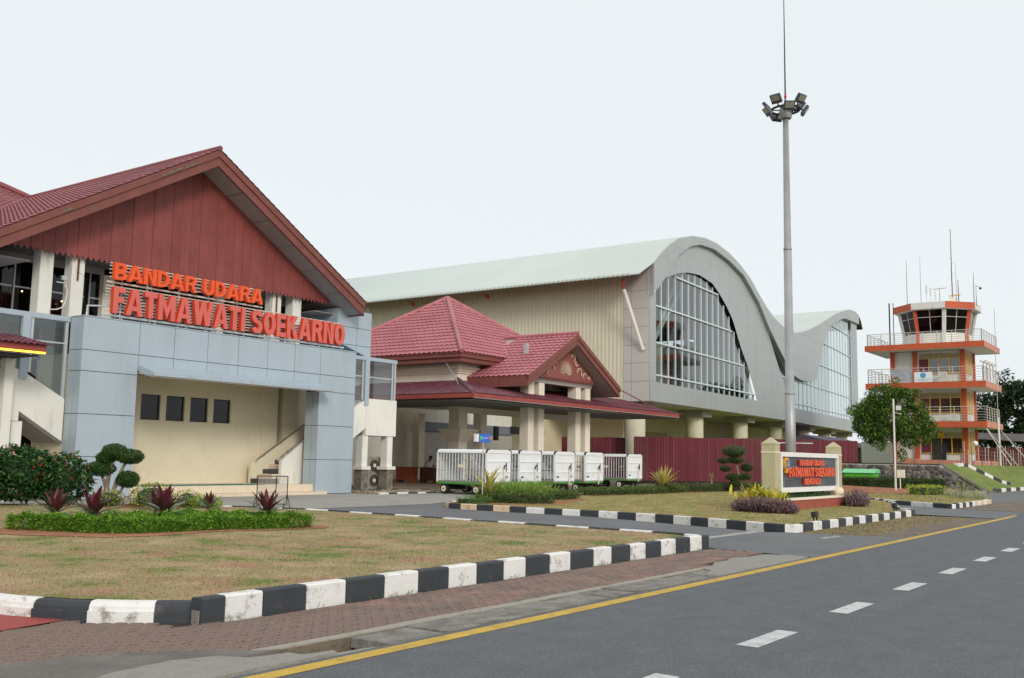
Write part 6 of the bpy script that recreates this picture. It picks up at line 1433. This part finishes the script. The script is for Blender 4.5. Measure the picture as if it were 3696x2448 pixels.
GB = thing('green_bin', 'bright green waste container with sloping lid behind the dark hedge', 'bin', (67,19.6,.3))
MB().hexa([(66.6,18.7,.3),(67.6,18.7,.3),(67.6,20.4,.3),(66.6,20.4,.3),(66.45,18.6,1.12),(67.7,18.6,1.12),(67.7,20.5,1.12),(66.45,20.5,1.12)]).build('container', M('bin_green', c(92,190,60), .5, var=.05), GB)
MB().prism([(66.35,18.5,1.121),(67.8,18.5,1.121),(67.5,18.5,1.38),(66.75,18.5,1.35)], (0,2.1,0)).build('lid', M('bin_lid', c(130,206,150), .45, var=.04), GB)
LP = thing('lamp_post', 'thin white lamp post with a meter box in front of the stone wall', 'lamp post', (60,15.55,.3))
MB().tube([(60,15.55,.2),(60,15.55,5.5)],[.06,.05],8).build('pole', m_tw, LP); MB().box(59.95,60.15,15.05,15.45,.95,1.4).build('meter_box', m_cream, LP); MB().tube([(60.05,15.3,.3),(60.05,15.3,.95)],.03,6).build('conduit', m_cream, LP)
MB().box(59.95,60.1,15.15,15.4,4.85,5.1).build('lamp_head', m_tw, LP); MB().tube([(60,15.5,4.7),(60,15.1,4.6)],.03,5).build('lamp_arm', m_rail, LP)
rosette('garden_spike_plant', 'upright green spiky plant among the pale grass', 'plant', (55.6,11.0,.14), 26, 1.0, .035, [leafmat('spike_green', c(110,124,80), c(160,166,120), 3)], 86, 40, .5)
# --- trees
def tree(label, base, trunk_r, trunk_h, ells_, n, size, mats, lean=(0,0), group=None, droop=.3, core_k=.55):
    t = thing('broadleaf_tree', label, 'tree', base, group); top = (base[0]+lean[0], base[1]+lean[1], base[2]+trunk_h)
    tr = MB(); tr.tube(smooth_path([base,(base[0]+lean[0]*.3,base[1]+lean[1]*.3,base[2]+trunk_h*.5),top],1),[trunk_r,trunk_r*.9,trunk_r*.85,trunk_r*.8,trunk_r*.7,trunk_r*.6],8)
    for e in ells_[:7]: tr.tube([(lerp(base[0],top[0],.6),lerp(base[1],top[1],.6),lerp(base[2],top[2],.6)),(lerp(top[0],e[0],.5),lerp(top[1],e[1],.5),lerp(top[2],e[2],.45)),(e[0],e[1],e[2])],[trunk_r*.45,trunk_r*.3,trunk_r*.12],6)
    tr.build('trunk', m_bark, t, True)
    cloud('crown', ells_, n, size, mats, t, up=0, bias=.33, droop=droop, wid=.42)
    return t
m_t1 = [leafmat('tree_dark', c(52,80,38), c(78,108,48), 1.3), leafmat('tree_mid', c(74,106,44), c(112,144,58), 1.3), leafmat('tree_light', c(106,138,52), c(150,172,72), 1.5)]
B0 = (83.4,21.6); es = []
for l, z, rx, rz in ((-1.9,5.9,1.6,1.7),(-2.7,5.0,1.1,1.2),(-.9,7.2,1.5,1.3),(.3,6.9,1.5,1.5),(-.5,5.4,2.0,1.7),(1.4,5.6,1.5,1.4),(2.5,5.0,1.2,1.1),(1.0,4.6,1.6,1.0),(-1.3,4.4,1.5,.9),(3.0,4.5,.8,.8),(-2.0,7.4,.6,.8),(2.2,3.9,1.0,.6)): es.append(lat(B0,l,z)+(rx*.85,rx*.85,rz*.85))
for k in range(34): a_ = rnd.uniform(0,6.28); es.append(lat(B0, -.1+3.0*cos(a_)*rnd.uniform(.5,1.12), 5.45+2.55*sin(a_)*rnd.uniform(.5,1.2))+(rnd.uniform(.35,.75),)*2+(rnd.uniform(.3,.6),))
es = [(e[0]+rnd.uniform(-.8,.8),)+e[1:3]+tuple(v*.92 for v in e[3:]) for e in es]
tree('rounded leafy tree in front of the control tower', (B0[0],B0[1],1.75), .16, 2.6, es, 17000, .27, [m_t1[0],m_t1[0],m_t1[1],m_t1[2]], droop=.5)
m_t2 = [leafmat('far_tree_dark', c(34,52,34), c(52,74,44), .6), leafmat('far_tree_mid', c(50,72,44), c(70,94,54), .6)]
es = [(138+rnd.uniform(-2,2), 19+rnd.uniform(-5.5,6), rnd.uniform(5,11.5), rnd.uniform(1.8,2.8), rnd.uniform(1.8,2.8), rnd.uniform(1.3,2.0)) for k in range(26)]+[(137.5,22,12.6,1.2,1.0,1.4),(138,14,9,3,3,2.5),(138,24,5,2,2,2)]
tree('big dark tree behind the right side of the tower', (138,19,1.5), .5, 5, es, 17000, .7, m_t2, core_k=.7)
es = [(112.5+rnd.uniform(-1.5,1.5), 31.5+rnd.uniform(-2,2.2), rnd.uniform(5,8.3), 1.3, 1.3, 1.1) for k in range(11)]
tree('dark tree peeping out left of the tower above the leafy tree', (112.5,31.8,1.0), .25, 4, es, 3500, .45, m_t2)
es = [(160+rnd.uniform(-3,3), 6+rnd.uniform(-6,6), rnd.uniform(3,7), 2.4, 2.4, 1.6) for k in range(14)]
# --- air conditioner behind the right wing piers
AC = thing('air_conditioner', 'stained twin fan outdoor air conditioner between the stone based piers', 'air conditioner', (34.15,33,.06))
MB().box(34.1,35.25,32.75,33.25,.1,1.6).build('casing', M('ac_grey', c(150,142,128), .7, var=.15, scale=4, dirt=c(90,80,68), dirt_amt=.7), AC)
for z in (.5,1.2): MB().tube([(34.65,32.745,z),(34.65,32.72,z)],.28,20).build('fan_grille', M('ac_dark', c(74,70,66), .8), AC); MB().tube([(34.65,32.719,z),(34.65,32.70,z)],.09,12).build('fan_hub', m_cream, AC)
# --- desks and the man behind them
for (x, y, l, mt, lab) in ((45.0,39.55,1.15,M('desk_orange', c(160,84,52), .5, var=.1, scale=5),'orange brown office desk in the open pavilion'),(45.6,38.3,1.05,M('desk_brown', c(92,56,40), .5, var=.1, scale=5),'dark brown desk the man leans over')):
    dk = thing('desk', lab, 'desk', (x+.35,y+l/2,.1)); MB().box(x-.03,x+.7,y-.03,y+l+.03,.98,1.03).build('top', mt, dk); MB().box(x,x+.04,y,y+l,.25,.979).build('front_panel', mt, dk)
    for yy in (y, y+l-.04): MB().box(x+.04,x+.66,yy,yy+.04,.1,.979).build('side_panel', mt, dk)
pp_ = tag(MB().box(45.65,45.85,38.6,38.85,1.032,1.3).build('paper_stack', m_whitew), 'small stack of white paper on the dark desk', 'paper')
def skin_body(name, verts, edges, radii, mt, parent, sub=1):
    me = bpy.data.meshes.new(name); me.from_pydata(verts, edges, []); me.materials.append(mt); o = put(name, me, parent)
    md = o.modifiers.new('skin', 'SKIN'); 
    if not me.skin_vertices: me.skin_vertices.new() if hasattr(me.skin_vertices, 'new') else None
    for k, r in enumerate(radii):
        d = me.skin_vertices[0].data[k]; d.radius = (r, r); d.use_root = (k == 0)
    s_ = o.modifiers.new('sub', 'SUBSURF'); s_.levels = sub; s_.render_levels = sub
    return o
MN = thing('person', 'person in a light shirt and dark trousers leaning over a desk, looking down', 'person', (46.35,39.55,.1))
def mp(l, d, z): return (46.35+.583*l+.8126*d, 39.55-.8126*l+.583*d, z)
m_skin = M('skin', c(112,76,58), .6, var=.06)
V = [mp(0,0,.95),mp(.06,0,1.12),mp(.16,0,1.32),mp(.22,0,1.43),mp(.28,0,1.5),mp(.32,0,1.6),
     mp(.12,-.17,1.34),mp(.3,-.22,1.14),mp(.52,-.2,1.1),mp(.6,-.19,1.09),mp(.12,.17,1.34),mp(.3,.22,1.14),mp(.52,.2,1.1),mp(.6,.19,1.09),
     mp(0,-.1,.9),mp(.03,-.11,.52),mp(-.01,-.11,.16),mp(.12,-.11,.13),mp(0,.1,.9),mp(.03,.11,.52),mp(-.01,.11,.16),mp(.12,.11,.13)]
E_ = [(0,1),(1,2),(2,3),(3,4),(4,5),(2,6),(6,7),(7,8),(8,9),(2,10),(10,11),(11,12),(12,13),(0,14),(14,15),(15,16),(16,17),(0,18),(18,19),(19,20),(20,21)]
Rr = [.14,.135,.15,.06,.085,.095,.06,.045,.035,.03,.06,.045,.035,.03,.085,.06,.045,.04,.085,.06,.045,.04]
body = skin_body('body', V, E_, Rr, m_skin, MN)
MB().tube([V[0],V[1],V[2],(V[3][0],V[3][1],V[3][2]-.04)],[.165,.16,.175,.09],12).build('shirt', M('shirt', c(204,206,214), .8, var=.05), MN, True)
for s_ in (6,10): MB().tube([V[s_],Vector(V[s_]).lerp(Vector(V[s_+1]),.8)],[.085,.065],8).build('sleeve', MATS['shirt'], MN, True)
for s_ in (14,18): MB().tube([(V[s_][0],V[s_][1],1.0),V[s_+1],V[s_+2]],[.115,.085,.07],10).build('trouser_leg', M('trousers', c(36,38,46), .8), MN, True)
MB().ball((V[5][0]-.02*.583,V[5][1]+.02*.8126,V[5][2]+.03),.115,.115,.1,12,8).build('hair', M('hair', c(22,20,20), .6), MN, True)

# --- weeds along the kerb foot, in the drain joints and at the slab edges
wd = MB(); xs_w = [6.78,7.55,8.55,9.1,9.9,10.7,11.3,12.2,13.0,13.7,14.6]
for k in range(900):
    t = rnd.random()
    if t < .45: x = rnd.uniform(6.4,18); y = 8.13+rnd.gauss(0,.015); z = .0
    elif t < .7: x = rnd.choice(xs_w)+rnd.gauss(0,.05); y = rnd.uniform(6.12,6.68); z = -.03
    elif t < .85: x = rnd.uniform(24,34.6); y = rnd.uniform(7.6,8.4); z = -.012
    else: x = rnd.uniform(6.6,17); y = 6.7+rnd.gauss(0,.03); z = 0
    if rnd.random() < .55+.45*sin(x*2.3): blade(wd, (x,y,z), rnd.uniform(0,6.3), radians(rnd.uniform(25,80)), rnd.uniform(.03,.09), .005, .8, 3)
tag(wd.build('weeds', leafmat('weed_green', c(92,112,56), c(132,142,80), 5), kind='stuff'), 'small weeds growing along the kerb foot and drain edge', 'weeds')
